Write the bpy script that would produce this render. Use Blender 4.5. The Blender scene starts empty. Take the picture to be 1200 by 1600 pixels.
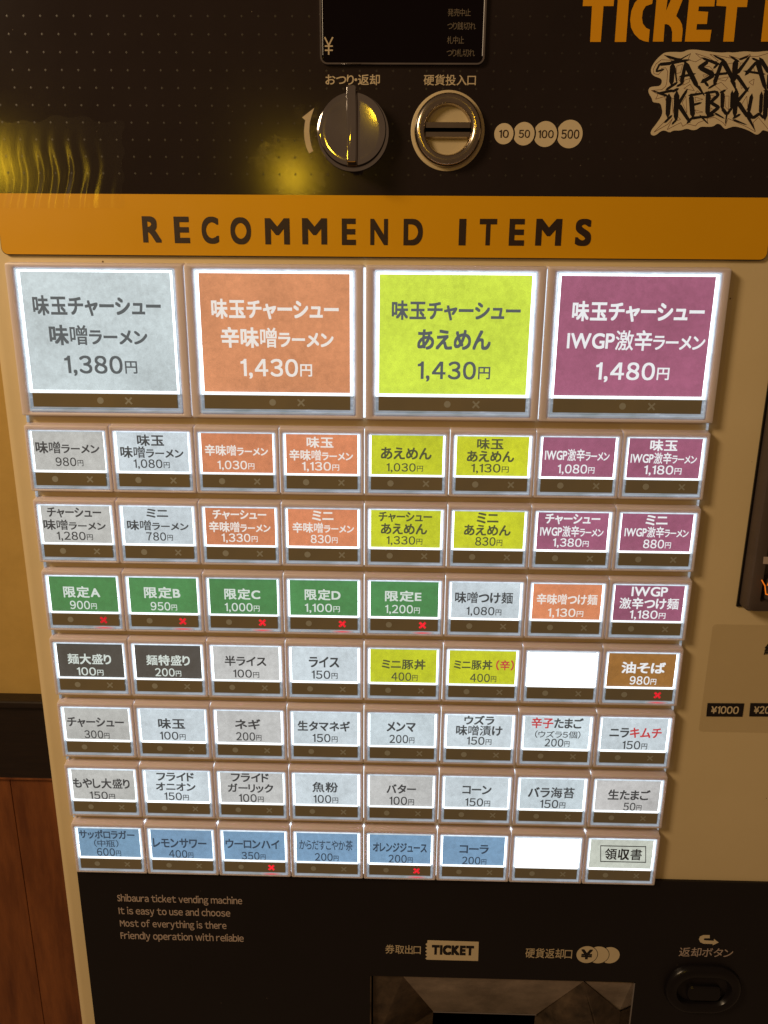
import bpy, bmesh, math, random
from mathutils import Vector, Matrix
from mathutils.geometry import tessellate_polygon
random.seed(7)
scn = bpy.context.scene
COL = scn.collection

# ------------------------------------------------------------------ camera
PITCH = 0.055                       # metres from one small menu button to the next
ZROW = 1.25                         # height of the top edge of the first small row
F, CX, CH, CD = 1100.0, 4.38807, 1.10356, -8.14873
RA, RB, RC = 0.25178, 0.01851, 0.00922
def _rot(a, b, c):
    return (Matrix.Rotation(c, 3, 'Z') @ Matrix.Rotation(a, 3, 'X') @ Matrix.Rotation(b, 3, 'Y'))
WC = _rot(RA, RB, RC) @ Matrix(((1, 0, 0), (0, 0, -1), (0, 1, 0)))     # world -> camera (x right, y down, z forward)
CAM = Vector(((CX - 4) * PITCH, CD * PITCH, ZROW + CH * PITCH))
cd = bpy.data.cameras.new('camera'); cam = bpy.data.objects.new('camera', cd); COL.objects.link(cam)
m = Matrix((WC[0], -WC[1], -WC[2])).transposed().to_4x4(); m.translation = CAM
cam.matrix_world = m
cd.sensor_fit = 'VERTICAL'; cd.sensor_height = 24; cd.lens = 24 * F / 1600
cd.clip_start = 0.01; cd.clip_end = 50
scn.camera = cam
def at(px, py, Y=0.0):
    """the point of the vertical plane y = Y that is seen at photograph pixel (px, py)"""
    d = WC.transposed() @ Vector(((px - 600) / F, (py - 800) / F, 1))
    return CAM + d * ((Y - CAM.y) / d.y)

# ------------------------------------------------------------------ world and lamps
w = bpy.data.worlds.new('World'); scn.world = w; w.use_nodes = True
w.node_tree.nodes['Background'].inputs[0].default_value = (0.31, 0.185, 0.10, 1)
w.node_tree.nodes['Background'].inputs[1].default_value = 0.33
def lamp(name, kind, loc, power, color, size=0.1, target=None):
    l = bpy.data.lights.new(name, kind); l.energy = power; l.color = color
    if kind == 'AREA': l.size = size; l.shape = 'DISK'
    else: l.shadow_soft_size = size
    o = bpy.data.objects.new(name, l); COL.objects.link(o); o.location = loc
    if target is not None:
        o.rotation_euler = (Vector(target) - Vector(loc)).to_track_quat('-Z', 'Y').to_euler()
    return o
lamp('ceiling_light', 'AREA', (-1.0, -0.74, 1.98), 11.9, (1.0, 0.72, 0.435), 0.38, (-0.05, 0, 1.2))
def mirror_lamp(name, px, py, dist, power, size, color):
    p = at(px, py, 0.004); d = (p - CAM).normalized(); d.y = -d.y
    lamp(name, 'POINT', p + d * dist, power, color, size)
mirror_lamp('yellow_bulb', 458, 276, 1.3, 2.2, 0.029, (1.0, 0.60, 0.02))
mirror_lamp('yellow_bulb', -12, 262, 1.3, 2.2, 0.029, (1.0, 0.60, 0.02))
scn.view_settings.view_transform = 'Standard'; scn.view_settings.look = 'None'
scn.view_settings.exposure = 0; scn.view_settings.gamma = 1
scn.cycles.max_bounces = 6; scn.cycles.transparent_max_bounces = 8
scn.cycles.sample_clamp_indirect = 3

# ------------------------------------------------------------------ materials
def lin(c):
    f = lambda v: v / 12.92 if v <= 0.04045 else ((v + 0.055) / 1.055) ** 2.4
    return tuple(f(v / 255) for v in c[:3]) + (1,)
def new_mat(name):
    mt = bpy.data.materials.new(name); mt.use_nodes = True
    nt = mt.node_tree; return mt, nt, nt.nodes['Principled BSDF']
def tex_noise(nt, scale, detail=4, rough=0.6, vec=None, stretch=None):
    tc = nt.nodes.new('ShaderNodeTexCoord'); n = nt.nodes.new('ShaderNodeTexNoise')
    n.inputs['Scale'].default_value = scale; n.inputs['Detail'].default_value = detail; n.inputs['Roughness'].default_value = rough
    if stretch:
        mp = nt.nodes.new('ShaderNodeMapping'); mp.inputs['Scale'].default_value = stretch
        nt.links.new(tc.outputs['Object'], mp.inputs[0]); nt.links.new(mp.outputs[0], n.inputs['Vector'])
    else: nt.links.new(tc.outputs['Object'], n.inputs['Vector'])
    return n
def ramp(nt, src, stops):
    r = nt.nodes.new('ShaderNodeValToRGB'); e = r.color_ramp.elements
    while len(e) < len(stops): e.new(0.5)
    for k, (p, c) in enumerate(stops): e[k].position = p; e[k].color = c
    nt.links.new(src, r.inputs[0]); return r
def bump(nt, bs, src, strength, dist):
    b = nt.nodes.new('ShaderNodeBump'); b.inputs['Strength'].default_value = strength; b.inputs['Distance'].default_value = dist
    nt.links.new(src, b.inputs['Height']); nt.links.new(b.outputs[0], bs.inputs['Normal']); return b
def plastic(name, c0, rough=0.4, c1=None, scale=30, bumps=0.0, metal=0.0, spec=0.5, bscale=600, stretch=None):
    mt, nt, bs = new_mat(name)
    if c1 is None: bs.inputs['Base Color'].default_value = (*c0, 1)
    else:
        n = tex_noise(nt, scale, 6, 0.65, stretch=stretch)
        r = ramp(nt, n.outputs[0], [(0.3, (*c0, 1)), (0.7, (*c1, 1))]); nt.links.new(r.outputs[0], bs.inputs['Base Color'])
    rn = tex_noise(nt, 14, 5, 0.7); rr = nt.nodes.new('ShaderNodeMapRange')
    rr.inputs['To Min'].default_value = rough * 0.75; rr.inputs['To Max'].default_value = min(1, rough * 1.3)
    nt.links.new(rn.outputs[0], rr.inputs[0]); nt.links.new(rr.outputs[0], bs.inputs['Roughness'])
    bs.inputs['Metallic'].default_value = metal; bs.inputs['Specular IOR Level'].default_value = spec
    if bumps: bump(nt, bs, tex_noise(nt, bscale, 3).outputs[0], bumps, 0.0004)
    return mt
def glow(name, color, strength, mottle=0.0, scale=200, gloss=0.0):
    mt, nt, bs = new_mat(name)
    bs.inputs['Base Color'].default_value = (0.02, 0.02, 0.02, 1); bs.inputs['Roughness'].default_value = 0.35
    bs.inputs['Specular IOR Level'].default_value = gloss
    bs.inputs['Emission Strength'].default_value = strength
    if mottle:
        n = tex_noise(nt, scale, 5, 0.6)
        lo = tuple(v * (1 - mottle) for v in color[:3]) + (1,); hi = tuple(min(1.5, v * (1 + mottle * .7)) for v in color[:3]) + (1,)
        r = ramp(nt, n.outputs[0], [(0.35, lo), (0.65, hi)]); nt.links.new(r.outputs[0], bs.inputs['Emission Color'])
        oi = nt.nodes.new('ShaderNodeObjectInfo'); mr = nt.nodes.new('ShaderNodeMapRange')       # every lamp shines a little differently
        mr.inputs['To Min'].default_value = strength * 0.62; mr.inputs['To Max'].default_value = strength * 1.1
        nt.links.new(oi.outputs['Random'], mr.inputs[0]); nt.links.new(mr.outputs[0], bs.inputs['Emission Strength'])
    else: bs.inputs['Emission Color'].default_value = (*color[:3], 1)
    return mt
M = {}
M['cream'] = plastic('cream_painted_steel', (0.74, 0.60, 0.36), 0.42, (0.80, 0.655, 0.405), 9, 0.15)
def specks(mt, scale, keep, size, color):
    nt = mt.node_tree; bs = nt.nodes['Principled BSDF']; src = bs.inputs['Base Color'].links[0].from_socket
    tc = nt.nodes.new('ShaderNodeTexCoord'); v = nt.nodes.new('ShaderNodeTexVoronoi'); v.inputs['Scale'].default_value = scale; nt.links.new(tc.outputs['Object'], v.inputs['Vector'])
    lt = nt.nodes.new('ShaderNodeMath'); lt.operation = 'LESS_THAN'; lt.inputs[1].default_value = size; nt.links.new(v.outputs['Distance'], lt.inputs[0])
    sp = nt.nodes.new('ShaderNodeSeparateColor'); nt.links.new(v.outputs['Color'], sp.inputs[0])
    gt = nt.nodes.new('ShaderNodeMath'); gt.operation = 'GREATER_THAN'; gt.inputs[1].default_value = keep; nt.links.new(sp.outputs[0], gt.inputs[0])
    mu = nt.nodes.new('ShaderNodeMath'); mu.operation = 'MULTIPLY'; nt.links.new(lt.outputs[0], mu.inputs[0]); nt.links.new(gt.outputs[0], mu.inputs[1])
    mi = nt.nodes.new('ShaderNodeMixRGB'); mi.inputs[2].default_value = (*color, 1); nt.links.new(mu.outputs[0], mi.inputs[0]); nt.links.new(src, mi.inputs[1]); nt.links.new(mi.outputs[0], bs.inputs['Base Color'])
specks(M['cream'], 70, 0.55, 0.045, (0.16, 0.09, 0.03))
M['bezel'] = plastic('white_button_plastic', (0.74, 0.66, 0.69), 0.34, (0.78, 0.70, 0.73), 25, 0.1)
b_ = M['bezel'].node_tree.nodes['Principled BSDF']              # the frames are slightly translucent white plastic
b_.inputs['Subsurface Weight'].default_value = 0.75; b_.inputs['Subsurface Radius'].default_value = (1.0, 1.0, 1.0); b_.inputs['Subsurface Scale'].default_value = 0.0028
specks(M['bezel'], 95, 0.75, 0.04, (0.16, 0.1, 0.05))
M['orange'] = plastic('orange_print', (0.78, 0.385, 0.0), 0.35, (0.82, 0.41, 0.002), 8)
M['dark'] = plastic('dark_acrylic', (0.0170, 0.0115, 0.0118), 0.14, (0.024, 0.0165, 0.0160), 10, 0.0, spec=0.34)
specks(M['dark'], 110, 0.45, 0.03, (0.16, 0.13, 0.1))
M['dark_low'] = plastic('dark_sheet', (0.0100, 0.0076, 0.0085), 0.42, (0.0120, 0.0092, 0.0105), 10, 0.0, spec=0.3)
specks(M['dark_low'], 80, 0.6, 0.03, (0.12, 0.09, 0.08))
M['dots'] = plastic('grey_dot_print', (0.027, 0.021, 0.019), 0.4)
M['heading'] = plastic('dark_brown_print', (0.030, 0.014, 0.011), 0.45)
M['tan_print'] = plastic('tan_print', (0.56, 0.46, 0.31), 0.45, (0.62, 0.51, 0.35), 60)
M['cream_print'] = plastic('cream_print', (0.68, 0.57, 0.39), 0.45, (0.74, 0.62, 0.43), 60)
M['dim_print'] = plastic('dim_grey_print', (0.16, 0.13, 0.10), 0.5)
M['rose_print'] = plastic('rose_grey_print', (0.50, 0.40, 0.36), 0.5)
M['black_print'] = plastic('black_print', (0.010, 0.007, 0.008), 0.4)
M['redline'] = plastic('brown_outline_print', (0.16, 0.06, 0.03), 0.5)
M['amber_print'] = plastic('amber_lettering', (0.80, 0.36, 0.004), 0.4, (0.84, 0.39, 0.006), 8)
M['black_glass'] = plastic('black_display_glass', (0.004, 0.002, 0.003), 0.08, spec=0.25)
M['chrome'] = plastic('polished_chrome', (0.54, 0.53, 0.54), 0.07, (0.66, 0.65, 0.66), 40, metal=1.0, bumps=0.05, bscale=60)
M['satin'] = plastic('satin_nickel', (0.42, 0.37, 0.30), 0.20, (0.58, 0.51, 0.42), 60, metal=1.0)
M['slot_cream'] = plastic('cream_slot_insert', (0.56, 0.46, 0.29), 0.4, (0.62, 0.51, 0.32), 30)
M['void'] = plastic('black_void', (0.002, 0.002, 0.002), 0.8, spec=0.0)
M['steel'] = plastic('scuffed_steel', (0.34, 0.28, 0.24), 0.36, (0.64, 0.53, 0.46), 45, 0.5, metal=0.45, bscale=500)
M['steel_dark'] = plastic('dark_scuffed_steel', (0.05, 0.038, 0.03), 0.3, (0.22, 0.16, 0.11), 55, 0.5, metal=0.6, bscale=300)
M['black_plastic'] = plastic('black_moulded_plastic', (0.006, 0.005, 0.006), 0.24, (0.009, 0.007, 0.008), 40, 0.15, spec=0.3)
M['brown_plastic'] = plastic('brown_moulded_plastic', (0.06, 0.043, 0.036), 0.5, (0.075, 0.053, 0.044), 40, 0.35, bscale=900)
M['plaster'] = plastic('ochre_plaster', (0.50, 0.33, 0.09), 0.85, (0.58, 0.39, 0.115), 22, 0.9, bscale=70)
M['dark_wood'] = plastic('dark_stained_wood', (0.012, 0.007, 0.006), 0.4, (0.020, 0.012, 0.009), 30, 0.5, stretch=(1, 1, 14), bscale=90)
M['red_wood'] = plastic('red_brown_wood', (0.13, 0.038, 0.012), 0.42, (0.31, 0.105, 0.030), 14, 0.12, stretch=(3.5, 3.5, 0.5), bscale=120)
M['rim'] = glow('lit_light_guide', (0.88, 0.96, 1.0), 4.0, 0.06, 300, 0.3)
M['rim_side'] = glow('lit_acrylic_wall', (0.66, 0.77, 0.86), 1.15, 0.22, 130, 0.5)
M['bar'] = glow('lit_light_bar', (0.90, 0.96, 1.0), 1.9, 0.08, 500, 0.3)
M['leak'] = glow('backlight_strip', (0.80, 0.90, 1.0), 1.5)
M['red_lit'] = glow('lit_red_mark', (1.0, 0.02, 0.035), 1.0, 0.5, 900)
M['orange_lit'] = glow('lit_orange_arrow', (1.0, 0.20, 0.01), 0.8)
M['blank'] = glow('bare_white_diffuser', (1, 1, 1), 1.25)
M['pink'] = glow('red_glow_on_lens', (0.62, 0.20, 0.24), 0.62, 0.25, 400, 0.5)  # the cross's red light put into the emission colour
# clear lens below the label: spilled grey-blue light and bright streaks put into its emission
mt, nt, bs = new_mat('lower_lens_acrylic'); M['low'] = mt
n = tex_noise(nt, 150, 4, 0.6, stretch=(0.3, 1, 2.0))
r = ramp(nt, n.outputs[0], [(0.32, (0.22, 0.28, 0.31, 1)), (0.45, (0.33, 0.385, 0.45, 1)), (0.60, (0.42, 0.485, 0.58, 1)), (0.72, (0.85, 0.95, 1.1, 1))])
nt.links.new(r.outputs[0], bs.inputs['Emission Color']); bs.inputs['Emission Strength'].default_value = 0.58
bs.inputs['Base Color'].default_value = (0.25, 0.27, 0.28, 1); bs.inputs['Roughness'].default_value = 0.2
mt, nt, bs = new_mat('painted_red_glow'); M['pink'] = mt  # red spill of the lit cross, painted as an emission gradient
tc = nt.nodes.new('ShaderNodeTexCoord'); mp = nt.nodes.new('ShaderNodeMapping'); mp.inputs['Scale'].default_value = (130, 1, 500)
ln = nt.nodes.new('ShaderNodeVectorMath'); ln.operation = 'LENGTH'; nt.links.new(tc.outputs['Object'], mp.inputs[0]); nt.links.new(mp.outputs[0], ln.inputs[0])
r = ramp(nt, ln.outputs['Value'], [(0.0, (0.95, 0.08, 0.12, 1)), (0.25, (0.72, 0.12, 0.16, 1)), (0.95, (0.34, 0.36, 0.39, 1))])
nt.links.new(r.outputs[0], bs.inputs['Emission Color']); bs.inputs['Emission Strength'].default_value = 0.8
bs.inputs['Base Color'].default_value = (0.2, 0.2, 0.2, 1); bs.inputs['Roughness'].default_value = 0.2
# backlit paper: colour comes from the object, mottled by paper fibre, with uneven lamp light painted in
mt, nt, bs = new_mat('backlit_paper'); M['paper'] = mt
oi = nt.nodes.new('ShaderNodeObjectInfo')
n1 = tex_noise(nt, 1500, 6, 0.8); n2 = tex_noise(nt, 260, 4, 0.7); n3 = tex_noise(nt, 24, 2, 0.5)
for nn in (n1, n2, n3):
    nn.noise_dimensions = '4D'; wv = nt.nodes.new('ShaderNodeMath'); wv.operation = 'MULTIPLY'; wv.inputs[1].default_value = 37.0
    nt.links.new(oi.outputs['Random'], wv.inputs[0]); nt.links.new(wv.outputs[0], nn.inputs['W'])
add = nt.nodes.new('ShaderNodeMath'); add.operation = 'ADD'; nt.links.new(n1.outputs[0], add.inputs[0]); nt.links.new(n2.outputs[0], add.inputs[1])
ad2 = nt.nodes.new('ShaderNodeMath'); ad2.operation = 'MULTIPLY_ADD'; ad2.inputs[1].default_value = 0.95; nt.links.new(n3.outputs[0], ad2.inputs[0]); nt.links.new(add.outputs[0], ad2.inputs[2])
mr = nt.nodes.new('ShaderNodeMapRange'); mr.inputs['From Min'].default_value = 1.06; mr.inputs['From Max'].default_value = 1.89
mr.inputs['To Min'].default_value = 0.72; mr.inputs['To Max'].default_value = 1.26; nt.links.new(ad2.outputs[0], mr.inputs[0])
mx = nt.nodes.new('ShaderNodeVectorMath'); mx.operation = 'SCALE'
nt.links.new(oi.outputs['Color'], mx.inputs[0]); nt.links.new(mr.outputs[0], mx.inputs['Scale']); nt.links.new(mx.outputs[0], bs.inputs['Emission Color'])
bs.inputs['Emission Strength'].default_value = 0.93; bs.inputs['Base Color'].default_value = (0.06, 0.055, 0.05, 1); bs.inputs['Roughness'].default_value = 0.7
mt, nt, bs = new_mat('backlit_ink'); M['ink'] = mt
oi = nt.nodes.new('ShaderNodeObjectInfo'); nt.links.new(oi.outputs['Color'], bs.inputs['Emission Color'])
bs.inputs['Emission Strength'].default_value = 1.0; bs.inputs['Base Color'].default_value = (0.02, 0.02, 0.02, 1); bs.inputs['Roughness'].default_value = 0.7
# indicator strip: smoked translucent brown
mt, nt, bs = new_mat('smoked_brown_window'); M['smoke'] = mt
n = tex_noise(nt, 30, 2, 0.5)
r = ramp(nt, n.outputs[0], [(0.3, (0.165, 0.122, 0.052, 1)), (0.7, (0.20, 0.145, 0.058, 1))])
nt.links.new(r.outputs[0], bs.inputs['Base Color']); bs.inputs['Roughness'].default_value = 0.28
bs.inputs['Emission Color'].default_value = (0.05, 0.045, 0.03, 1); bs.inputs['Emission Strength'].default_value = 0.35
M['mark'] = plastic('grey_mark_print', (0.37, 0.38, 0.35), 0.5)
# clear things: mostly see-through with a gloss
def clear(name, amount, rough, noise_scale=0, strength=0.0, tint=(1, 1, 1), dist=0.0004, stretch=None):
    mt = bpy.data.materials.new(name); mt.use_nodes = True; nt = mt.node_tree
    nt.nodes.remove(nt.nodes['Principled BSDF']); out = nt.nodes['Material Output']
    t = nt.nodes.new('ShaderNodeBsdfTransparent'); g = nt.nodes.new('ShaderNodeBsdfGlossy'); mixn = nt.nodes.new('ShaderNodeMixShader')
    t.inputs[0].default_value = (*tint, 1); g.inputs['Roughness'].default_value = rough; mixn.inputs[0].default_value = amount
    nt.links.new(t.outputs[0], mixn.inputs[1]); nt.links.new(g.outputs[0], mixn.inputs[2]); nt.links.new(mixn.outputs[0], out.inputs[0])
    if noise_scale:
        n = tex_noise(nt, noise_scale, 8, 0.75, stretch=stretch); b = nt.nodes.new('ShaderNodeBump'); b.inputs['Strength'].default_value = strength
        b.inputs['Distance'].default_value = dist
        nt.links.new(n.outputs[0], b.inputs['Height']); nt.links.new(b.outputs[0], g.inputs['Normal'])
    return mt
M['pane'] = clear('clear_cover', 0.035, 0.12)
M['film'] = clear('wrinkled_protective_film', 0.16, 0.17, 260, 0.5, dist=0.0005)
nt = M['film'].node_tree
n = tex_noise(nt, 75, 9, 0.8); rr = nt.nodes.new('ShaderNodeMapRange'); rr.inputs['From Min'].default_value = 0.42; rr.inputs['From Max'].default_value = 0.62
rr.inputs['To Min'].default_value = 0.0; rr.inputs['To Max'].default_value = 0.085; nt.links.new(n.outputs[0], rr.inputs[0])
nt.links.new(rr.outputs[0], [x for x in nt.nodes if x.bl_idname == 'ShaderNodeMixShader'][0].inputs[0])
M['film2'] = clear('rippled_protective_film', 0.026, 0.165, 60, 0.05)
M['sheet'] = clear('tinted_film_label', 0.03, 0.3, tint=(0.93, 0.92, 0.90))

# ------------------------------------------------------------------ object helpers
def link(o, parent=None, name=None):
    COL.objects.link(o)
    if parent is not None: o.parent = parent
    return o
def mesh_obj(name, bm, mat, parent=None, loc=(0, 0, 0), smooth=False, label=None, color=None):
    me = bpy.data.meshes.new(name); bmesh.ops.recalc_face_normals(bm, faces=bm.faces); bm.to_mesh(me); bm.free()
    me.materials.append(mat)
    if smooth:
        for p in me.polygons: p.use_smooth = True
        try: me.set_sharp_from_angle(angle=math.radians(40))
        except Exception: pass
    o = bpy.data.objects.new(name, me); o.location = loc
    if label: o['label'] = label
    if color: o.color = color
    return link(o, parent)
def mesh_from(bm, mat):
    me = bpy.data.meshes.new('cross_mark'); bm.to_mesh(me); bm.free(); me.materials.append(mat); return me
def share(src, parent, loc=None, color=None, name=None):
    o = src.copy(); o.parent = parent
    if name: o.name = name
    if loc is not None: o.location = loc
    if color: o.color = color
    COL.objects.link(o); return o
def box(bm, x0, x1, y0, y1, z0, z1):
    v = [bm.verts.new(p) for p in ((x0, y0, z0), (x1, y0, z0), (x1, y1, z0), (x0, y1, z0), (x0, y0, z1), (x1, y0, z1), (x1, y1, z1), (x0, y1, z1))]
    for f in ((0, 1, 5, 4), (1, 2, 6, 5), (2, 3, 7, 6), (3, 0, 4, 7), (4, 5, 6, 7), (3, 2, 1, 0)): bm.faces.new([v[i] for i in f])
def rrect(x0, x1, z0, z1, r, n=4):
    """rounded rectangle outline, anticlockwise from the lower right corner"""
    pts = []
    for cx, cz, a0 in ((x1 - r, z0 + r, -90), (x1 - r, z1 - r, 0), (x0 + r, z1 - r, 90), (x0 + r, z0 + r, 180)):
        for k in range(n + 1):
            a = math.radians(a0 + 90 * k / n); pts.append((cx + r * math.cos(a), cz + r * math.sin(a)))
    return pts
def loft(bm, loops, close_last=False, close_first=False, ring=True):
    vs = [[bm.verts.new(p) for p in lp] for lp in loops]
    for a, b in zip(vs, vs[1:]):
        n = len(a)
        for k in range(n): bm.faces.new((a[k], a[(k + 1) % n], b[(k + 1) % n], b[k]))
    if close_last: bm.faces.new(vs[-1])
    if close_first: bm.faces.new(list(reversed(vs[0])))
def rr3(y, x0, x1, z0, z1, r, n=4): return [(px, y, pz) for px, pz in rrect(x0, x1, z0, z1, max(r, 1e-5), n)]
def slab(bm, x0, x1, y0, y1, z0, z1, r=0.001, bev=0.0003, n=4):
    """rounded block, front at y0"""
    loft(bm, [rr3(y1, x0, x1, z0, z1, r, n), rr3(y0 + bev, x0, x1, z0, z1, r, n),
              rr3(y0 + bev * .3, x0 + bev * .3, x1 - bev * .3, z0 + bev * .3, z1 - bev * .3, r, n),
              rr3(y0, x0 + bev, x1 - bev, z0 + bev, z1 - bev, r, n)], close_last=True)
def poly(bm, pts, y, thick=0.0):
    """flat (or thick) polygon given as (x, z) points, front at y"""
    tris = tessellate_polygon([[Vector((p[0], p[1], 0)) for p in pts]])
    f = [bm.verts.new((p[0], y, p[1])) for p in pts]
    for t in tris:
        try: bm.faces.new([f[i] for i in t])
        except ValueError: pass
    if thick:
        b = [bm.verts.new((p[0], y + thick, p[1])) for p in pts]; n = len(pts)
        for k in range(n): bm.faces.new((f[k], f[(k + 1) % n], b[(k + 1) % n], b[k]))
def ppoly(bm, pix, y, thick=0.0, off=Vector((0, 0, 0))):
    poly(bm, [((at(a, b, y) - off).x, (at(a, b, y) - off).z) for a, b in pix], y - off.y, thick)
def disc(bm, cx, cz, r, y, thick=0.0, n=40, rz=None):
    rz = rz or r
    poly(bm, [(cx + r * math.cos(2 * math.pi * k / n), cz + rz * math.sin(2 * math.pi * k / n)) for k in range(n)], y, thick)
def lathe(bm, cx, cz, prof, n=64, close=True):
    loops = [[(cx + r * math.cos(2 * math.pi * k / n), y, cz + r * math.sin(2 * math.pi * k / n)) for k in range(n)] for r, y in prof]
    loft(bm, loops, close_last=close)

# ------------------------------------------------------------------ lettering
_glyph = {}
BOLD = {'味': .022, '噌': .010, '漬': .010, '激': .010, '麺': .012, '盛': .014, '豚': .018, '領': .014, '書': .012, '苔': .018, '粉': .018, '魚': .014, '海': .016, '辛': .024, '限': .020, '定': .022}
FULL = {c: chr(ord(c) + 0xFEE0) for c in '0123456789abcdefghijkmnopqrstuvwxyz'}
def glyph(ch, off=0):
    key = ch = FULL.get(ch, ch)
    if key in _glyph: return _glyph[key]
    if ch == '１':                                            # a plain figure one: stem and flag, no foot
        vs = [(0.20, 0), (0.295, 0), (0.295, 0.735), (0.225, 0.735), (0.19, 0.672), (0.13, 0.635), (0.06, 0.62), (0.06, 0.552), (0.20, 0.565)]
        fs = [tuple(t) for t in tessellate_polygon([[Vector((a, b, 0)) for a, b in vs]])]
        _glyph[key] = (vs, fs, 0.06, 0.295, 0, 0.735); return _glyph[key]
    c = bpy.data.curves.new('glyph', 'FONT'); c.body = ch; c.resolution_u = 8 if ord(ch) < 128 else 4
    o = bpy.data.objects.new('glyph', c); COL.objects.link(o); bpy.context.view_layer.update()
    me = bpy.data.meshes.new_from_object(o)
    vs = [(v.co.x, v.co.y) for v in me.vertices]; fs = [tuple(p.vertices) for p in me.polygons]
    bpy.data.objects.remove(o); bpy.data.curves.remove(c); bpy.data.meshes.remove(me)
    x0 = min(v[0] for v in vs); x1 = max(v[0] for v in vs); z0 = min(v[1] for v in vs); z1 = max(v[1] for v in vs)
    _glyph[key] = (vs, fs, x0, x1, z0, z1); return _glyph[key]
_lay = [0]
def stamp(bm, g, x0, z0, sx, sz, b, y):
    """one character; heavier ones are printed from several slightly shifted copies"""
    k = 0
    offs = [(0, 0)] if b <= 0 else [(0, 0), (b, b), (-b, b), (b, -b), (-b, -b)]
    if b > 0.03: offs = [(b * u / 3, b * v / 3) for u in range(-3, 4) for v in range(-3, 4) if max(abs(u), abs(v)) in (0, 3)]
    for ox, oz in offs:
        vv = [bm.verts.new((x0 + (vx - g[2] + b + ox) * sx, y - 2e-6 * k, z0 + (vz + oz) * sz)) for vx, vz in g[0]]; k += 1
        for f in g[1]:
            try: bm.faces.new([vv[i] for i in f])
            except ValueError: pass
def layout(text, bold=0.022, gap=0.085, small=0.80, wide=False):
    """place characters one after another; {..} holds smaller ones, [..] is accent colour -> list of (glyph, x, scale, accent)"""
    out = []; x = 0.0; sc = 1.0; acc = False
    for ch in text:
        if ch == '{': sc = small; continue
        if ch == '}': sc = 1.0; continue
        if ch == '[': acc = True; continue
        if ch == ']': acc = False; continue
        if ch == ' ': x += 0.28; continue
        g = glyph(ch); b_ = min(min(bold, 0.03) if ord(ch) > 128 else bold, BOLD.get(ch, bold) * (bold / 0.024 if bold > 0.024 else 1)) if bold > 0 else 0
        w_ = (g[3] - g[2] + 2 * b_) * sc
        out.append((g, x, sc, acc, b_)); x += w_ + gap
    return out, x - gap
def set_text(bms, text, cx, cz, width, height, y, bold=0.022, gap=0.085, small=0.80, base=None, fixed=None):
    """width, height in metres: height is that of the tallest characters of the line"""
    out, tot = layout(text, bold, gap, small)
    zlo = min((g[4] - b_) * s for g, _, s, _, b_ in out); zhi = max((g[5] + b_) * s for g, _, s, _, b_ in out)
    if base is not None: zlo, zhi = base
    sx = width / tot; sz = height / (zhi - zlo)
    for g, x, s, acc, b_ in out:
        stamp(bms[1 if acc else 0], g, cx - width / 2 + x * sx, cz - height / 2 - zlo * sz, s * sx, s * sz, b_, y)
def set_price(bm, text, cx, cz, width, height, y, bold):
    out, tot = layout(text + '円', bold, 0.10, 1.0)
    # the yen character is set smaller on the same line
    g, x, s_, a, b_ = out[-1]; k = 0.62; tot = x + (g[3] - g[2] + 2 * b_) * k
    sx = width / tot; sz = height / 0.745
    for i, (g, x, s_, acc, b_) in enumerate(out):
        kk = k if i == len(out) - 1 else 1.0; dz = 0.05 if kk != 1.0 else 0.0
        stamp(bm, g, cx - width / 2 + x * sx, cz - height / 2 + dz * sz, kk * sx, kk * sz, b_, y)
def line_px(bms, text, x0, x1, y0, y1, Y, off=Vector((0, 0, 0)), price=False, **kw):
    a = at((x0 + x1) / 2, (y0 + y1) / 2, Y) - off
    ym = (y0 + y1) / 2; xm = (x0 + x1) / 2
    wd = (at(x1, ym, Y) - at(x0, ym, Y)).x; ht = (at(xm, y0, Y) - at(xm, y1, Y)).z
    if price: set_price(bms[0], text, a.x, a.z, wd, ht, Y - off.y, kw.get('bold', 0.0))
    else: set_text(bms, text, a.x, a.z, wd, ht, Y - off.y, **kw)

# ------------------------------------------------------------------ the setting: the wall behind the machine
YW = 0.30
def top_level(o, label, cat, group=None):
    o['label'] = label; o['category'] = cat
    if group: o['group'] = group
zr1 = at(0, 1084, YW).z; zr0 = at(0, 1206, YW).z
bm = bmesh.new(); box(bm, -1.3, 1.3, YW, YW + 0.1, zr1 - 0.02, 2.6)
wall = mesh_obj('wall', bm, M['plaster']); wall['kind'] = 'structure'
rail = bpy.data.objects.new('wooden_rail', None); link(rail); rail.location = (0, YW, zr0)
top_level(rail, 'dark stained wooden rail running along the ochre wall behind the machine', 'rail')
bm = bmesh.new(); box(bm, -1.3, 1.3, -0.012, 0, 0.0, zr1 - zr0 - 0.008); mesh_obj('rail_board', bm, M['dark_wood'], rail)
bm = bmesh.new(); slab(bm, -1.3, 1.3, -0.019, 0, zr1 - zr0 - 0.008, zr1 - zr0 + 0.001, 0.002, 0.002); mesh_obj('rail_cap', bm, M['dark_wood'], rail)
bm = bmesh.new(); box(bm, -1.3, 1.3, -0.0135, -0.012, -0.0008, 0.0008); mesh_obj('lower_bead', bm, M['red_wood'], rail)
wain = bpy.data.objects.new('wainscot', None); link(wain); wain.location = (0, YW, 0)
top_level(wain, 'red-brown wooden boards under the dark rail on the wall left of the machine', 'wall panelling')
xs0 = at(33, 1300, YW).x
for k in range(-7, 14):
    bm = bmesh.new(); a = xs0 + k * 0.095
    if a > 1.25 or a < -1.3: bm.free(); continue
    slab(bm, a + 0.0004, a + 0.0946, -0.008, 0, 0.3, zr0 - 0.0008, 0.0006, 0.0006, 1)
    mesh_obj('board', bm, M['red_wood'], wain, smooth=False)
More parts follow.
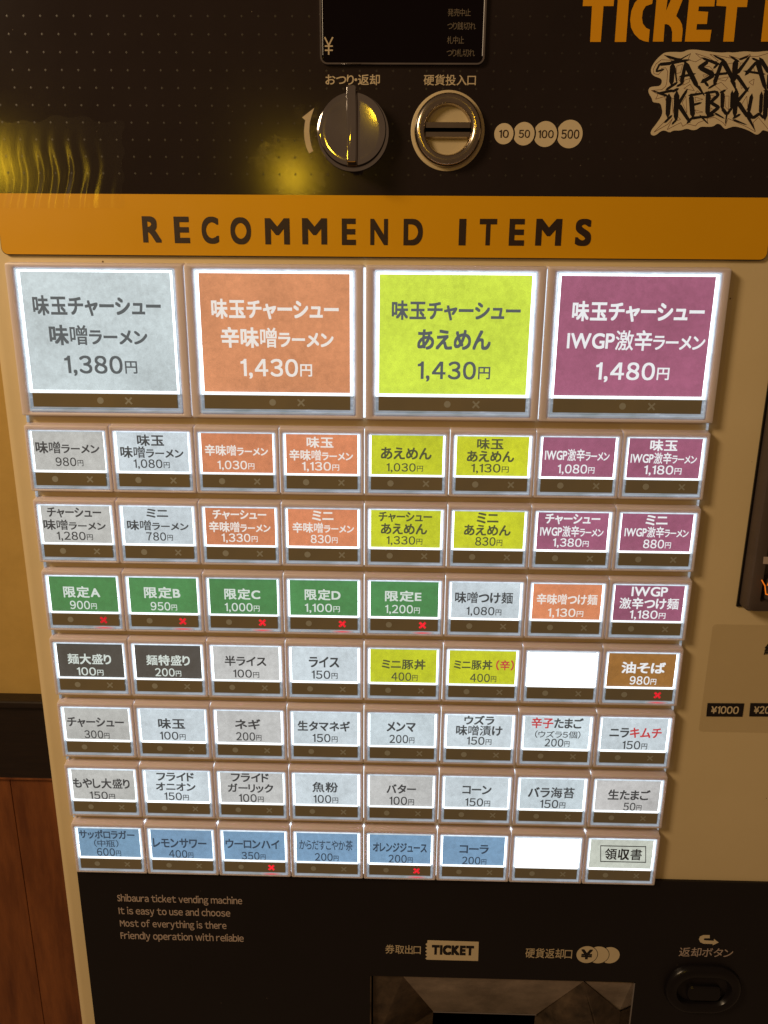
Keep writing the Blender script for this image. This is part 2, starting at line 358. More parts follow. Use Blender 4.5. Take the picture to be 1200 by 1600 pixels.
bm = bmesh.new(); box(bm, -1.3, 1.3, YW, YW + 0.1, 0.3, zr1 - 0.02); o = mesh_obj('wall_base', bm, M['dark_wood']); o['kind'] = 'structure'

# ------------------------------------------------------------------ the machine
YP = 0.006          # cream front of the cabinet
YS = 0.004          # printed sheets
mach = bpy.data.objects.new('ticket_vending_machine', None); link(mach); mach.location = (0, YP, 0)
top_level(mach, 'cream meal ticket vending machine with rows of lit menu buttons between two dark panels', 'vending machine')
O = Vector((0, YP, 0))
def part(name, bm, mat, parent=None, smooth=False, label=None, color=None):
    """geometry is given in world coordinates; it becomes a child of the machine or of one of its parts"""
    parent = parent or mach
    org = Vector(parent.location) if parent is mach else Vector(parent.location) + O
    bmesh.ops.translate(bm, verts=bm.verts, vec=-org)
    return mesh_obj(name, bm, mat, parent, (0, 0, 0), smooth, label, color)
XL = at(75, 1215, YP).x; XR = 0.36
ZB, ZT = 0.15, 1.75
hx0, hx1 = at(578, 1540, YS).x, at(992, 1540, YS).x
hz1 = at(790, 1530, YS).z; hz0 = hz1 - 0.11
bm = bmesh.new()
prof = [(XL, YW - 0.02), (XL, YP + 0.007)] + [(XL + 0.007 - 0.007 * math.cos(a), YP + 0.007 - 0.007 * math.sin(a)) for a in [math.radians(t) for t in (15, 30, 45, 60, 75, 90)]] + [(hx0, YP), (hx0, YW - 0.02)]
lo = [bm.verts.new((x, y, ZB)) for x, y in prof]; hi = [bm.verts.new((x, y, ZT)) for x, y in prof]
for k in range(len(prof)): bm.faces.new((lo[k], lo[(k + 1) % len(prof)], hi[(k + 1) % len(prof)], hi[k]))
bm.faces.new(hi); bm.faces.new(list(reversed(lo)))
box(bm, hx1, XR, YP, YW - 0.02, ZB, ZT)
box(bm, hx0, hx1, YP, YW - 0.02, hz1, ZT); box(bm, hx0, hx1, YP, YW - 0.02, ZB, hz0); box(bm, hx0, hx1, 0.09, YW - 0.02, hz0, hz1)
cab = part('cabinet', bm, M['cream'], smooth=True)

# upper dark acrylic panel with its orange band
p0 = at(5, 397, YS); zband0 = at(600, 402.5, YS).z; zband1 = at(600, 305.5, YS).z
xu0 = at(2, 380, YS).x - 0.0006; xu1 = at(1207, 340, YS).x
bm = bmesh.new(); slab(bm, xu0, xu1, YS, YP, zband0, ZT - 0.03, 0.004, 0.0004, 6)
upper = part('upper_panel', bm, M['dark'])
bm = bmesh.new()
pts = rrect(xu0 + 0.0004, xu1 - 0.0004, zband0 + 0.0004, zband1, 0.004, 6)
half = rrect(xu0 + 0.0004, xu1 - 0.0004, zband0 + 0.0004, zband1, 0.0038, 6)
poly(bm, half[:14] + [(xu0 + 0.0004, zband1)] + half[21:], YS - 0.0001)
band = part('orange_band', bm, M['orange'], upper)
bm = bmesh.new()
dx = 0.1735 * PITCH
ax = at(17, 82, YS).x; az = at(300, 82, YS).z
for i in range(-2, 56):
    for j in range(-9, 6):
        cx = ax + i * dx; cz = az + j * 0.0091
        if cx > xu1 - 0.004 or cx < xu0 + 0.003 or cz < zband1 + 0.004: continue
        c = bm.verts.new((cx, YS - 0.00006, cz)); r_ = 0.00075
        q = [bm.verts.new((cx + r_ * math.cos(t), YS - 0.00003, cz + r_ * math.sin(t))) for t in (0, math.pi / 2, math.pi, 3 * math.pi / 2)]
        for k in range(4): bm.faces.new((c, q[k], q[(k + 1) % 4]))
dots = part('dot_pattern', bm, M['dots'], upper); dots['kind'] = 'stuff'

def letters(name, specs, mat, parent, Y, label=None, **kw):
    bm = bmesh.new()
    for s in specs: line_px((bm, bm), s[0], s[1], s[2], s[3], s[4], Y, **dict(kw, **(s[5] if len(s) > 5 else {})))
    return part(name, bm, mat, parent, label=label)
YB = YS - 0.00022
head = [('R', 222.5, 251.5, 338, 379), ('E', 272, 296, 338.5, 380), ('C', 315, 341.5, 338.5, 381), ('O', 360, 392, 339.5, 382), ('M', 414, 452.5, 341, 382),
        ('M', 472, 511, 341, 382), ('E', 534, 556, 341.5, 383), ('N', 578.5, 606, 342, 383), ('D', 630.5, 660.5, 342, 383.5), ('I', 717, 728, 342, 383.5),
        ('T', 749, 776, 342, 383.5), ('E', 795.5, 819.5, 342, 384), ('M', 837, 877.5, 342, 384), ('S', 899, 924, 342, 384.5)]
letters('heading_lettering', head[:9], M['heading'], upper, YB, bold=0.033, gap=0)
letters('heading_lettering', head[9:], M['heading'], upper, YB, bold=0.033, gap=0)
# amber lettering at the top right, cut at the frame's edge
bm = bmesh.new()
L_T = [(912, -9), (960, -9), (958.7, 9.5), (943, 9.5), (938.7, 65.5), (922, 65.5), (925, 9.5), (910.5, 9.5)]
L_I = [(966, -9), (983.5, -9), (978.2, 65.5), (960.5, 65.5)]
L_C = [(1021, -9), (1010, -8), (1000, -4), (992, 4), (986.5, 17), (984.6, 31), (986, 43), (991, 53), (999, 61), (1006, 64.3), (1013.5, 65.5), (1015.3, 46.3), (1009.5, 43.5), (1004.5, 37), (1003, 28), (1004.5, 17), (1009, 9.5), (1019, 6)]
L_K = [(1026.5, -9), (1044, -9), (1040.8, 16.7), (1052, -9), (1070, -9), (1056.5, 25), (1062, 31), (1065.5, 38), (1066.8, 47), (1065, 65), (1050, 65), (1050.3, 50), (1048.5, 43), (1045, 39), (1041, 37.5), (1038.5, 38), (1036.7, 65), (1020, 65)]
L_E = [(1077.5, -9), (1118, -9), (1116, 10), (1092, 10), (1091, 17.5), (1106.5, 18.5), (1104.5, 37.5), (1089, 37.5), (1088, 46.5), (1111.7, 46.7), (1109, 65), (1070, 65)]
L_T2 = [(1121, -9), (1169.5, -9), (1167, 11), (1152, 11), (1146.5, 65), (1130, 65), (1135, 10), (1119.2, 9)]
L_M = [(1197, -9), (1215, -9), (1225, 30), (1236, -9), (1252, -9), (1248, 65), (1233, 65), (1236, 20), (1226, 55), (1218, 55), (1212, 20), (1207, 65), (1189, 65)]
for L_ in (L_T, L_I, L_C, L_K, L_E, L_T2, L_M): ppoly(bm, L_, YB)
part('ticket_lettering', bm, M['amber_print'], upper)
letters('change_return_lettering', [('おつり・返却', 508.5, 593.5, 116, 133)], M['tan_print'], upper, YB, bold=0.012, gap=0.06)
letters('coin_insert_lettering', [('硬貨投入口', 662, 743.5, 116.5, 133.5)], M['tan_print'], upper, YB, bold=0.010, gap=0.06)
# turning arrow beside the lever
bm = bmesh.new()
arrow = [(472, 183.5), (491, 168.5), (487, 180), (484, 192), (483.2, 205), (484.5, 218), (487, 230), (489.5, 236), (483, 239.8), (478.5, 230), (475.8, 218), (475, 205), (476, 194), (477, 188)]
ppoly(bm, arrow, YB); part('turning_arrow', bm, M['tan_print'], upper)

# the coin values
badges = [(787.3, 209, 15.2, 16.3, '10'), (818.5, 209, 16.6, 18.4, '50'), (852, 209.5, 18.2, 20.5, '100'), (890, 209.5, 20, 22.5, '500')]
prev = None
for cx, cy, rx, ry, num in badges:
    c = at(cx, cy, YB); rw = (at(cx + rx, cy, YB) - c).x; rh = (c - at(cx, cy + ry, YB)).z; rr = (rw + rh) / 2
    pts = []
    for k in range(56):
        a = 2 * math.pi * k / 56; x = c.x + rr * math.cos(a); z = c.z + rr * math.sin(a)
        if prev:
            R_ = prev[2] + 0.0009; dz = z - prev[1]
            if abs(dz) < R_: x = max(x, prev[0] + math.sqrt(R_ * R_ - dz * dz))
        pts.append((x, z))
    bm = bmesh.new(); poly(bm, pts, YS - 0.00025, 0.0002)
    b = part('coin_badge', bm, M['cream_print'], label='round cream badge reading ' + num)
    wd = {'10': 15, '50': 17.5, '100': 24, '500': 28}[num]
    ox = {'10': 0, '50': 0.7, '100': 1.0, '500': 1.0}[num]
    letters('numeral', [(num, cx + ox - wd / 2, cx + ox + wd / 2, cy - (6.3 if num != '500' else 7.2), cy + (6.3 if num != '500' else 7.2))], M['heading'], b, YS - 0.0004, bold=0.010, gap=0.09)
    prev = (c.x, c.z, rr)

# the dark money display
YD = YS - 0.0022
a = at(500, 100, YD); b_ = at(757, 101, YD)
dx0, dx1, dz0 = a.x, b_.x, a.z; dz1 = dz0 + 0.085
def rim(bm, x0, x1, z0, z1, r, wd, y0, y1, n=6):
    loft(bm, [rr3(y1, x0, x1, z0, z1, r, n), rr3(y0 + wd * .3, x0, x1, z0, z1, r, n), rr3(y0, x0 + wd * .3, x1 - wd * .3, z0 + wd * .3, z1 - wd * .3, r - wd * .3, n),
              rr3(y0, x0 + wd * .7, x1 - wd * .7, z0 + wd * .7, z1 - wd * .7, r - wd * .7, n), rr3(y0 + wd * .3, x0 + wd, x1 - wd, z0 + wd, z1 - wd, r - wd, n), rr3(y1, x0 + wd, x1 - wd, z0 + wd, z1 - wd, r - wd, n)])
bm = bmesh.new(); slab(bm, dx0 + 0.0009, dx1 - 0.0009, YD + 0.0006, YS, dz0 + 0.0009, dz1 - 0.0009, 0.0032, 0.0008, 6)
disp = part('money_display', bm, M['black_glass'])
bm = bmesh.new(); rim(bm, dx0, dx1, dz0, dz1, 0.0042, 0.0010, YD, YS); part('display_trim', bm, M['chrome'], disp, True)
YG = YD + 0.00045
bm = bmesh.new()
yen = [((507.2, 58), (513.6, 71)), ((520, 58), (513.6, 71)), ((513.6, 70), (513.6, 85.5)), ((507.5, 72), (520, 72)), ((507.5, 78.5), (520, 78.5))]
for (xa, ya), (xb, yb) in yen:
    d = Vector((xb - xa, yb - ya)).normalized(); nrm = Vector((-d.y, d.x)) * 1.1
    ppoly(bm, [(xa + nrm.x, ya + nrm.y), (xb + nrm.x, yb + nrm.y), (xb - nrm.x, yb - nrm.y), (xa - nrm.x, ya - nrm.y)], YG - 0.00001 * yen.index(((xa, ya), (xb, yb))))
part('yen_symbol', bm, M['tan_print'], disp)
letters('status_lettering', [('発売中止', 699.5, 735.5, 13.5, 25.5), ('つり銭切れ', 699, 743.5, 34.5, 46.5), ('札中止', 698.5, 725, 56.5, 68.5), ('つり札切れ', 698, 742, 76.5, 88.5)],
        M['dim_print'], disp, YG, bold=0.0, gap=0.05)

# return lever: a chrome disc with a standing bar
c = at(550.3, 202, -0.004); R = 0.0199
bm = bmesh.new()
lathe(bm, c.x, c.z, [(R + 0.0009, YS), (R + 0.0009, YS - 0.0012), (R - 0.0006, YS - 0.0018), (R - 0.0004, -0.0028), (R - 0.0009, -0.0040), (R - 0.0016, -0.0043), (R - 0.005, -0.0040), (R - 0.012, -0.0036), (0.002, -0.0035)])
lever = part('return_lever', bm, M['chrome'], smooth=True)
bm = bmesh.new(); slab(bm, c.x - 0.0031, c.x + 0.0031, -0.0062, -0.0030, c.z - R * 0.985, c.z + R * 0.985, 0.0006, 0.0008); part('lever_base', bm, M['steel_dark'], lever, True)
bm = bmesh.new(); slab(bm, c.x - 0.0025, c.x + 0.0027, -0.0145, -0.0062, c.z - R * 0.965, c.z + R * 0.985, 0.0008, 0.0007); part('lever_grip', bm, M['chrome'], lever, True)
# scuffs round the lever
bm = bmesh.new()

# coin slot: ring, insert, nickel bar with the slot
c = at(699.5, 204.5, YS - 0.001); R = (at(757, 204.5, YS) - at(642, 204.5, YS)).x / 2
bm = bmesh.new(); lathe(bm, c.x, c.z, [(R, YS), (R, YS - 0.0006), (R - 0.0004, YS - 0.0008), (R - 0.0035, YS - 0.0008)]); coin = part('coin_slot', bm, M['slot_cream'], smooth=True)
Ro = R * 0.915; Ri = R * 0.60
prof = [(Ro, YS - 0.0005)]
for k in range(17):
    t = math.pi * k / 16; prof.append(((Ro + Ri) / 2 + (Ro - Ri) / 2 * math.cos(t), YS - 0.001 - 0.0052 * math.sin(t) ** 0.8))
prof.append((Ri, YS + 0.001))
bm = bmesh.new(); lathe(bm, c.x, c.z, prof, close=False); part('slot_ring', bm, M['satin'], coin, True)
bm = bmesh.new(); lathe(bm, c.x, c.z, [(Ri + 0.0006, YS - 0.0013), (Ri - 0.002, YS - 0.0012), (0.001, YS - 0.0012)]); part('slot_insert', bm, M['slot_cream'], coin, True)
hw = Ri * 0.99; ht = Ri * 0.36; sh = Ri * 0.085
for s in (-1, 1):
    bm = bmesh.new()
    z0_, z1_ = sorted((c.z + s * sh, c.z + s * ht))
    bmesh.ops.create_cube(bm, size=1, matrix=Matrix.Translation((c.x, YS - 0.0026, (z0_ + z1_) / 2)) @ Matrix.Diagonal((2 * hw, 0.0026, z1_ - z0_, 1)))
    for v in bm.verts:
        if abs(v.co.z - (c.z + s * ht)) < 1e-6 and v.co.y < YS - 0.003: v.co.z -= s * 0.0008; 
        if abs(v.co.z - (c.z + s * sh)) < 1e-6 and v.co.y < YS - 0.003: v.co.y += 0.0008
    part('slot_lip', bm, M['satin'], coin)
bm = bmesh.new(); box(bm, c.x - hw, c.x + hw, YS - 0.0020, YS - 0.0015, c.z - sh, c.z + sh); part('slot_opening', bm, M['void'], coin)
# loose protective films over the upper panel
def film(name, outline, mat, Y, n=0, ripple=None, label=None):
    bm = bmesh.new(); 
    if ripple:
        x0, x1, y0, y1 = outline; nx, nz = 120, 24; grid = []
        for j in range(nz + 1):
            row = []
            for i in range(nx + 1):
                px = x0 + (x1 - x0) * i / nx; py = y0 + (y1 - y0) * j / nz
                if j == 0: py += 5 * math.sin(px * .045) + 3 * math.sin(px * .13)
                if i == nx: px += 3 * math.sin(j * .9)
                p = at(px, py, Y); ph = (px + 4 * math.sin(py * 0.06 + px * .01)) / 24.0 * 2 * math.pi
                u = j / nz; ex = min(1, (nx - i) / 30); amp = ripple * u * u * (3 - 2 * u) * ex * (1 - 0.25 * math.sin(px * .05))
                p.y += amp * (math.sin(ph) + 0.22 * math.sin(1.6 * ph + py * .03)); row.append(bm.verts.new(p))
            grid.append(row)
        for j in range(nz):
            for i in range(nx): bm.faces.new((grid[j][i], grid[j][i + 1], grid[j + 1][i + 1], grid[j + 1][i]))
    else: ppoly(bm, outline, Y)
    return part(name, bm, mat, upper, smooth=bool(ripple), label=label)
film('protective_film', (-30, 192, 186, 325), M['film2'], YS - 0.0009, ripple=0.00026, label='rippled clear film peeling at the left edge over the orange band')
# crumpled, torn film left of the lever: many small tilted facets with holes and a ragged edge
from mathutils import noise
film_out = [(398, 236), (412, 220), (424, 210), (440, 214), (455, 213), (470, 216), (474, 196), (459, 188), (441, 187), (452, 176), (462, 166), (478, 160), (500, 148),
     (500, 170), (496, 200), (500, 232), (508, 250), (514, 262), (508, 272), (512, 292), (502, 303), (470, 304), (436, 304), (424, 292), (412, 284), (398, 268), (385, 252)]
def inside(px, py, pl):
    c_ = False; n_ = len(pl)
    for k in range(n_):
        x0, y0 = pl[k]; x1, y1 = pl[(k + 1) % n_]
        if (y0 > py) != (y1 > py) and px < (x1 - x0) * (py - y0) / (y1 - y0) + x0: c_ = not c_
    return c_
bm = bmesh.new(); g_ = {}
NX, NZ = 64, 78
for j in range(NZ):
    for i in range(NX):
        px = 378 + (520 - 378) * i / (NX - 1) + random.uniform(-.8, .8); py = 144 + (310 - 144) * j / (NZ - 1) + random.uniform(-.8, .8)
        p = at(px, py, YS); q = Vector((px * 0.045, py * 0.045, 3))
        hgt = 0.30 * noise.noise(q * 0.9) + 0.30 * noise.noise(q * 2.3) + 0.20 * noise.noise(q * 5.5) + 0.10 * noise.noise(q * 11)
        p.y = YS - 0.0005 + 0.00030 * hgt
        ed = 5 * noise.noise(Vector((px * .2, py * .2, 9)))
        g_[(i, j)] = (p, inside(px + ed, py - ed, film_out) and noise.noise(Vector((px * .07, py * .07, 5))) > -0.36)
vv = {}
def gv(k):
    if k not in vv: vv[k] = bm.verts.new(g_[k][0])
    return vv[k]
for j in range(NZ - 1):
    for i in range(NX - 1):
        ks = [(i, j), (i + 1, j), (i + 1, j + 1), (i, j + 1)]
        for tri in ((0, 1, 2), (0, 2, 3)):
            if all(g_[ks[t]][1] for t in tri): bm.faces.new([gv(ks[t]) for t in tri])
part('protective_film', bm, M['film'], upper, label='torn crumpled clear film left of the return lever')

# sticker with blackletter-like spiky words
def sx(x, y): return (1000 + x / 6.0, y / 6.0)
out = [(235, 490), (320, 486), (400, 490), (450, 465), (540, 465), (620, 480), (700, 490), (780, 494), (830, 488), (870, 494), (940, 485), (1000, 480), (1080, 490), (1200, 475), (1330, 480), (1420, 520), (1440, 640), (1400, 760), (1420, 900), (1440, 1100), (1400, 1220),
       (1320, 1240), (1200, 1235), (1150, 1215), (1125, 1250), (1090, 1266), (1050, 1240), (1000, 1215), (940, 1195), (880, 1183), (830, 1200), (800, 1212), (775, 1190), (755, 1165), (720, 1158), (690, 1185), (640, 1190), (570, 1185),
       (535, 1215), (490, 1222), (440, 1203), (380, 1225), (310, 1222), (280, 1245), (230, 1220), (190, 1232), (150, 1268), (115, 1272), (98, 1250), (110, 1215), (150, 1165), (190, 1110), (213, 1060), (205, 1010), (192, 968), (150, 962), (120, 958), (112, 920), (85, 880), (78, 845), (92, 818), (130, 810), (180, 808), (203, 785), (208, 750), (185, 730), (140, 718), (108, 690), (102, 650), (120, 605), (160, 550), (200, 515)]
for _ in range(2):
    out = [q for k in range(len(out)) for q in ((out[k][0] * .75 + out[(k + 1) % len(out)][0] * .25, out[k][1] * .75 + out[(k + 1) % len(out)][1] * .25), (out[k][0] * .25 + out[(k + 1) % len(out)][0] * .75, out[k][1] * .25 + out[(k + 1) % len(out)][1] * .75))]
bm = bmesh.new(); ppoly(bm, [sx(*p) for p in out], YS - 0.00028, 0.0002)
stick = part('sticker', bm, M['cream_print'], label='cream die-cut sticker with two lines of spiky black lettering')
bm = bmesh.new(); cnt = [0]
def blade(x0, y0, x1, y1, w0, w1=None, tip=0.16):
    w1 = (w0 if w1 is None else w1) * 1.3; w0 *= 1.3
    d = Vector((x1 - x0, y1 - y0)); L_ = d.length; d /= L_; n_ = Vector((-d.y, d.x)); t = tip * L_
    P_ = [(x0 - d.x * 6, y0 - d.y * 6), (x0 + d.x * t + n_.x * w0, y0 + d.y * t + n_.y * w0), (x1 - d.x * t + n_.x * w1, y1 - d.y * t + n_.y * w1), (x1 + d.x * 6, y1 + d.y * 6),
          (x1 - d.x * t - n_.x * w1, y1 - d.y * t - n_.y * w1), (x0 + d.x * t - n_.x * w0, y0 + d.y * t - n_.y * w0)]
    cnt[0] += 1
    ppoly(bm, [sx(*q) for q in P_], YS - 0.00032 - 0.000001 * cnt[0])
B_ = [  # T A S A K A Y A
 (150, 668, 185, 600, 7), (175, 605, 300, 592, 12), (270, 590, 470, 560, 14, 8), (235, 522, 420, 580, 9, 12), (150, 672, 225, 650, 7), (345, 575, 470, 505, 5, 3),
 (308, 590, 292, 800, 19, 17), (240, 845, 352, 770, 9), (325, 615, 345, 780, 6),
 (430, 575, 385, 800, 12, 14), (415, 570, 545, 830, 20, 17), (540, 800, 605, 900, 12, 5), (365, 722, 520, 690, 9), (345, 810, 400, 780, 8),
 (575, 540, 745, 605, 9, 12), (640, 575, 545, 640, 14), (545, 625, 700, 705, 17, 20), (700, 700, 570, 775, 14), (590, 740, 640, 810, 10), (740, 590, 690, 640, 8),
 (690, 520, 800, 575, 6, 10), (775, 560, 690, 800, 12, 15), (770, 555, 880, 760, 19, 16), (690, 700, 830, 685, 9), (640, 830, 720, 780, 7), (850, 740, 900, 850, 10, 4),
 (850, 530, 930, 580, 8), (900, 555, 880, 770, 20, 17), (1035, 520, 900, 700, 8, 13), (895, 690, 1015, 860, 15, 12), (880, 760, 900, 860, 10, 5), (930, 560, 1010, 530, 7),
 (1050, 545, 1130, 580, 8), (1105, 565, 985, 705, 10, 13), (1098, 560, 1180, 850, 20, 15), (970, 665, 1175, 695, 8, 9), (980, 800, 1010, 850, 8),
 (1120, 540, 1215, 690, 16), (1300, 530, 1215, 690, 10), (1212, 680, 1205, 850, 15), (1330, 560, 1270, 800, 12), (1330, 560, 1400, 800, 16), (1280, 700, 1390, 690, 8),
 # I K E B U K U R O
 (160, 878, 320, 845, 8, 10), (170, 870, 260, 900, 9), (272, 880, 258, 1105, 20, 16), (230, 1150, 300, 1080, 8), (120, 850, 210, 880, 5),
 (345, 850, 335, 1140, 20, 16), (445, 835, 350, 990, 9, 12), (352, 965, 470, 1150, 17, 12), (300, 860, 360, 830, 9), (300, 1165, 350, 1110, 7),
 (478, 880, 495, 1105, 18, 18), (455, 895, 600, 872, 10, 7), (490, 985, 575, 962, 9, 7), (470, 1110, 625, 1090, 11, 7), (440, 1155, 500, 1095, 8), (560, 1080, 640, 1160, 8, 4),
 (640, 855, 632, 1090, 18, 17), (600, 875, 720, 855, 9, 9), (715, 855, 735, 900, 12), (735, 890, 655, 965, 11), (655, 955, 745, 1010, 13), (745, 1000, 640, 1085, 12), (600, 1105, 700, 1075, 8), (700, 1060, 790, 1110, 8, 5),
 (775, 855, 770, 1030, 15, 13), (770, 1015, 815, 1075, 13), (815, 1075, 858, 1010, 9), (865, 850, 858, 1030, 12), (750, 870, 800, 845, 8), (815, 1060, 800, 1160, 6, 4),
 (905, 830, 885, 1100, 19, 16), (1025, 815, 905, 960, 8, 12), (908, 945, 1020, 1110, 17, 14), (1005, 1080, 1080, 1225, 12, 5), (870, 1110, 940, 1070, 8), (870, 1120, 1000, 1170, 8, 4),
 (1050, 880, 1015, 1060, 13), (1010, 1045, 1055, 1110, 14), (1055, 1110, 1125, 1060, 11), (1140, 860, 1128, 1075, 13), (1115, 1060, 1160, 1110, 9),
 (1185, 830, 1170, 1130, 17), (1160, 850, 1260, 870, 9), (1262, 865, 1190, 980, 11), (1200, 965, 1290, 1140, 16), (1320, 860, 1300, 1080, 14), (1320, 860, 1400, 960, 12), (1400, 950, 1310, 1090, 12)]
for b in B_: blade(*b)
part('spiky_lettering', bm, M['black_print'], stick)
bm = bmesh.new(); cnt[0] = 0
def thin(pts, closed=True, wd=2.2):
    n = len(pts)
    for k in range(n if closed else n - 1):
        x0, y0 = pts[k]; x1, y1 = pts[(k + 1) % n]; d = Vector((x1 - x0, y1 - y0))
        if d.length < 1: continue
        d.normalize(); nx_, ny_ = -d.y * wd, d.x * wd; cnt[0] += 1
        ppoly(bm, [sx(x0 + nx_, y0 + ny_), sx(x1 + nx_, y1 + ny_), sx(x1 - nx_, y1 - ny_), sx(x0 - nx_, y0 - ny_)], YS - 0.00031 - 0.0000003 * (cnt[0] % 30))
thin([(130, 690), (125, 650), (150, 600), (200, 560), (300, 565), (225, 515), (350, 545), (400, 550), (475, 500), (450, 560), (520, 580), (575, 550), (520, 500), (640, 540), (700, 575), (735, 570), (655, 510), (780, 530), (850, 545), (835, 520), (930, 550), (1035, 510), (1000, 530), (1100, 530), (1200, 500)], False)
thin([(130, 690), (170, 700), (210, 660), (200, 640), (240, 635), (260, 670), (250, 780), (240, 810), (205, 840), (105, 848), (170, 885), (145, 930), (230, 905), (245, 950), (245, 1060), (260, 1110), (130, 1240), (260, 1165), (305, 1110), (255, 1215), (350, 1165), (385, 1150), (400, 1185), (440, 1160), (520, 1180), (545, 1150), (600, 1130), (635, 1160), (630, 1110), (700, 1100), (780, 1150), (800, 1180), (825, 1110), (870, 1130), (1000, 1190), (1080, 1235), (1060, 1150), (1110, 1100), (1200, 1210)], False)
for t in ([(345, 620), (400, 600), (380, 680), (340, 690)], [(600, 625), (650, 622), (690, 660), (610, 655)], [(590, 700), (640, 705), (600, 725)], [(820, 600), (870, 590), (860, 690)], [(940, 590), (985, 590), (930, 680)],
          [(410, 830), (470, 790), (510, 850)], [(700, 800), (760, 770), (820, 830), (770, 860)], [(395, 960), (430, 900), (440, 1060)], [(300, 920), (325, 930), (310, 1065)], [(515, 910), (590, 930), (520, 950)], [(515, 1030), (590, 1050), (530, 1060)],
          [(665, 1010), (700, 1040), (665, 1060)], [(795, 900), (835, 900), (830, 1030), (800, 1000)], [(940, 1000), (1000, 900), (1010, 1010), (980, 1060)], [(1060, 620), (1080, 680), (1010, 660)], [(1020, 770), (1070, 740), (1060, 800)],
          [(360, 740), (380, 730), (370, 760)], [(420, 750), (470, 735), (460, 770), (400, 800)], [(540, 850), (570, 880), (520, 870)], [(720, 740), (830, 720), (800, 760)], [(940, 770), (990, 800), (950, 830)], [(660, 890), (700, 900), (665, 930)], [(350, 1090), (380, 1120), (350, 1130)]): thin(t, True, 2.0)
part('outline_lettering', bm, M['redline'], stick)

# ------------------------------------------------------------------ menu buttons
RP, BH, LH, GAP = 0.90206 * PITCH, 0.78994 * PITCH, 1.68389 * PITCH, 0.11072 * PITCH
def bezel_mesh(w_, h_, l, r_, t, b, lip):
    """w_ x h_ bezel whose lens opening leaves l, r_, t, b; origin at its lower left front corner"""
    bm = bmesh.new(); e = 0.0005; D = 0.0062
    n = 3
    loft(bm, [rr3(D, 0, w_, 0, h_ + 0.0012, 0.0004, n), rr3(D - 0.002, 0, w_, 0, h_ + 0.0009, 0.0005, n), rr3(0.0012, 0, w_, 0, h_ + 0.0001, 0.0008, n), rr3(e, 0, w_, 0, h_, 0.0009, n), rr3(e * .3, e * .3, w_ - e * .3, e * .3, h_ - e * .3, 0.0009, n), rr3(0, e, w_ - e, e, h_ - e, 0.0009, n),
              rr3(0, l - lip, w_ - r_ + lip, b - lip, h_ - t + lip * .5, 0.0008, n), rr3(lip * 0.25, l - lip * .55, w_ - r_ + lip * .55, b - lip * .55, h_ - t + lip * .25, 0.0007, n), rr3(lip * 0.8, l, w_ - r_, b, h_ - t, 0.0006, n), rr3(0.0034, l, w_ - r_, b, h_ - t, 0.0006, n)])
    return bm
def cross_bm(s, wd, y):
    bm = bmesh.new()
    for k, a in enumerate((math.pi / 4, -math.pi / 4)):
        c_, s_ = math.cos(a), math.sin(a)
        pts = [(-s, -wd), (s, -wd), (s, wd), (-s, wd)]
        poly(bm, [(x * c_ - z * s_, x * s_ + z * c_) for x, z in pts], y - 0.00001 * k)
    return bm
def dot_bm(r, y): bm = bmesh.new(); disc(bm, 0, 0, r, y, 0, 20); return bm
proto = {}
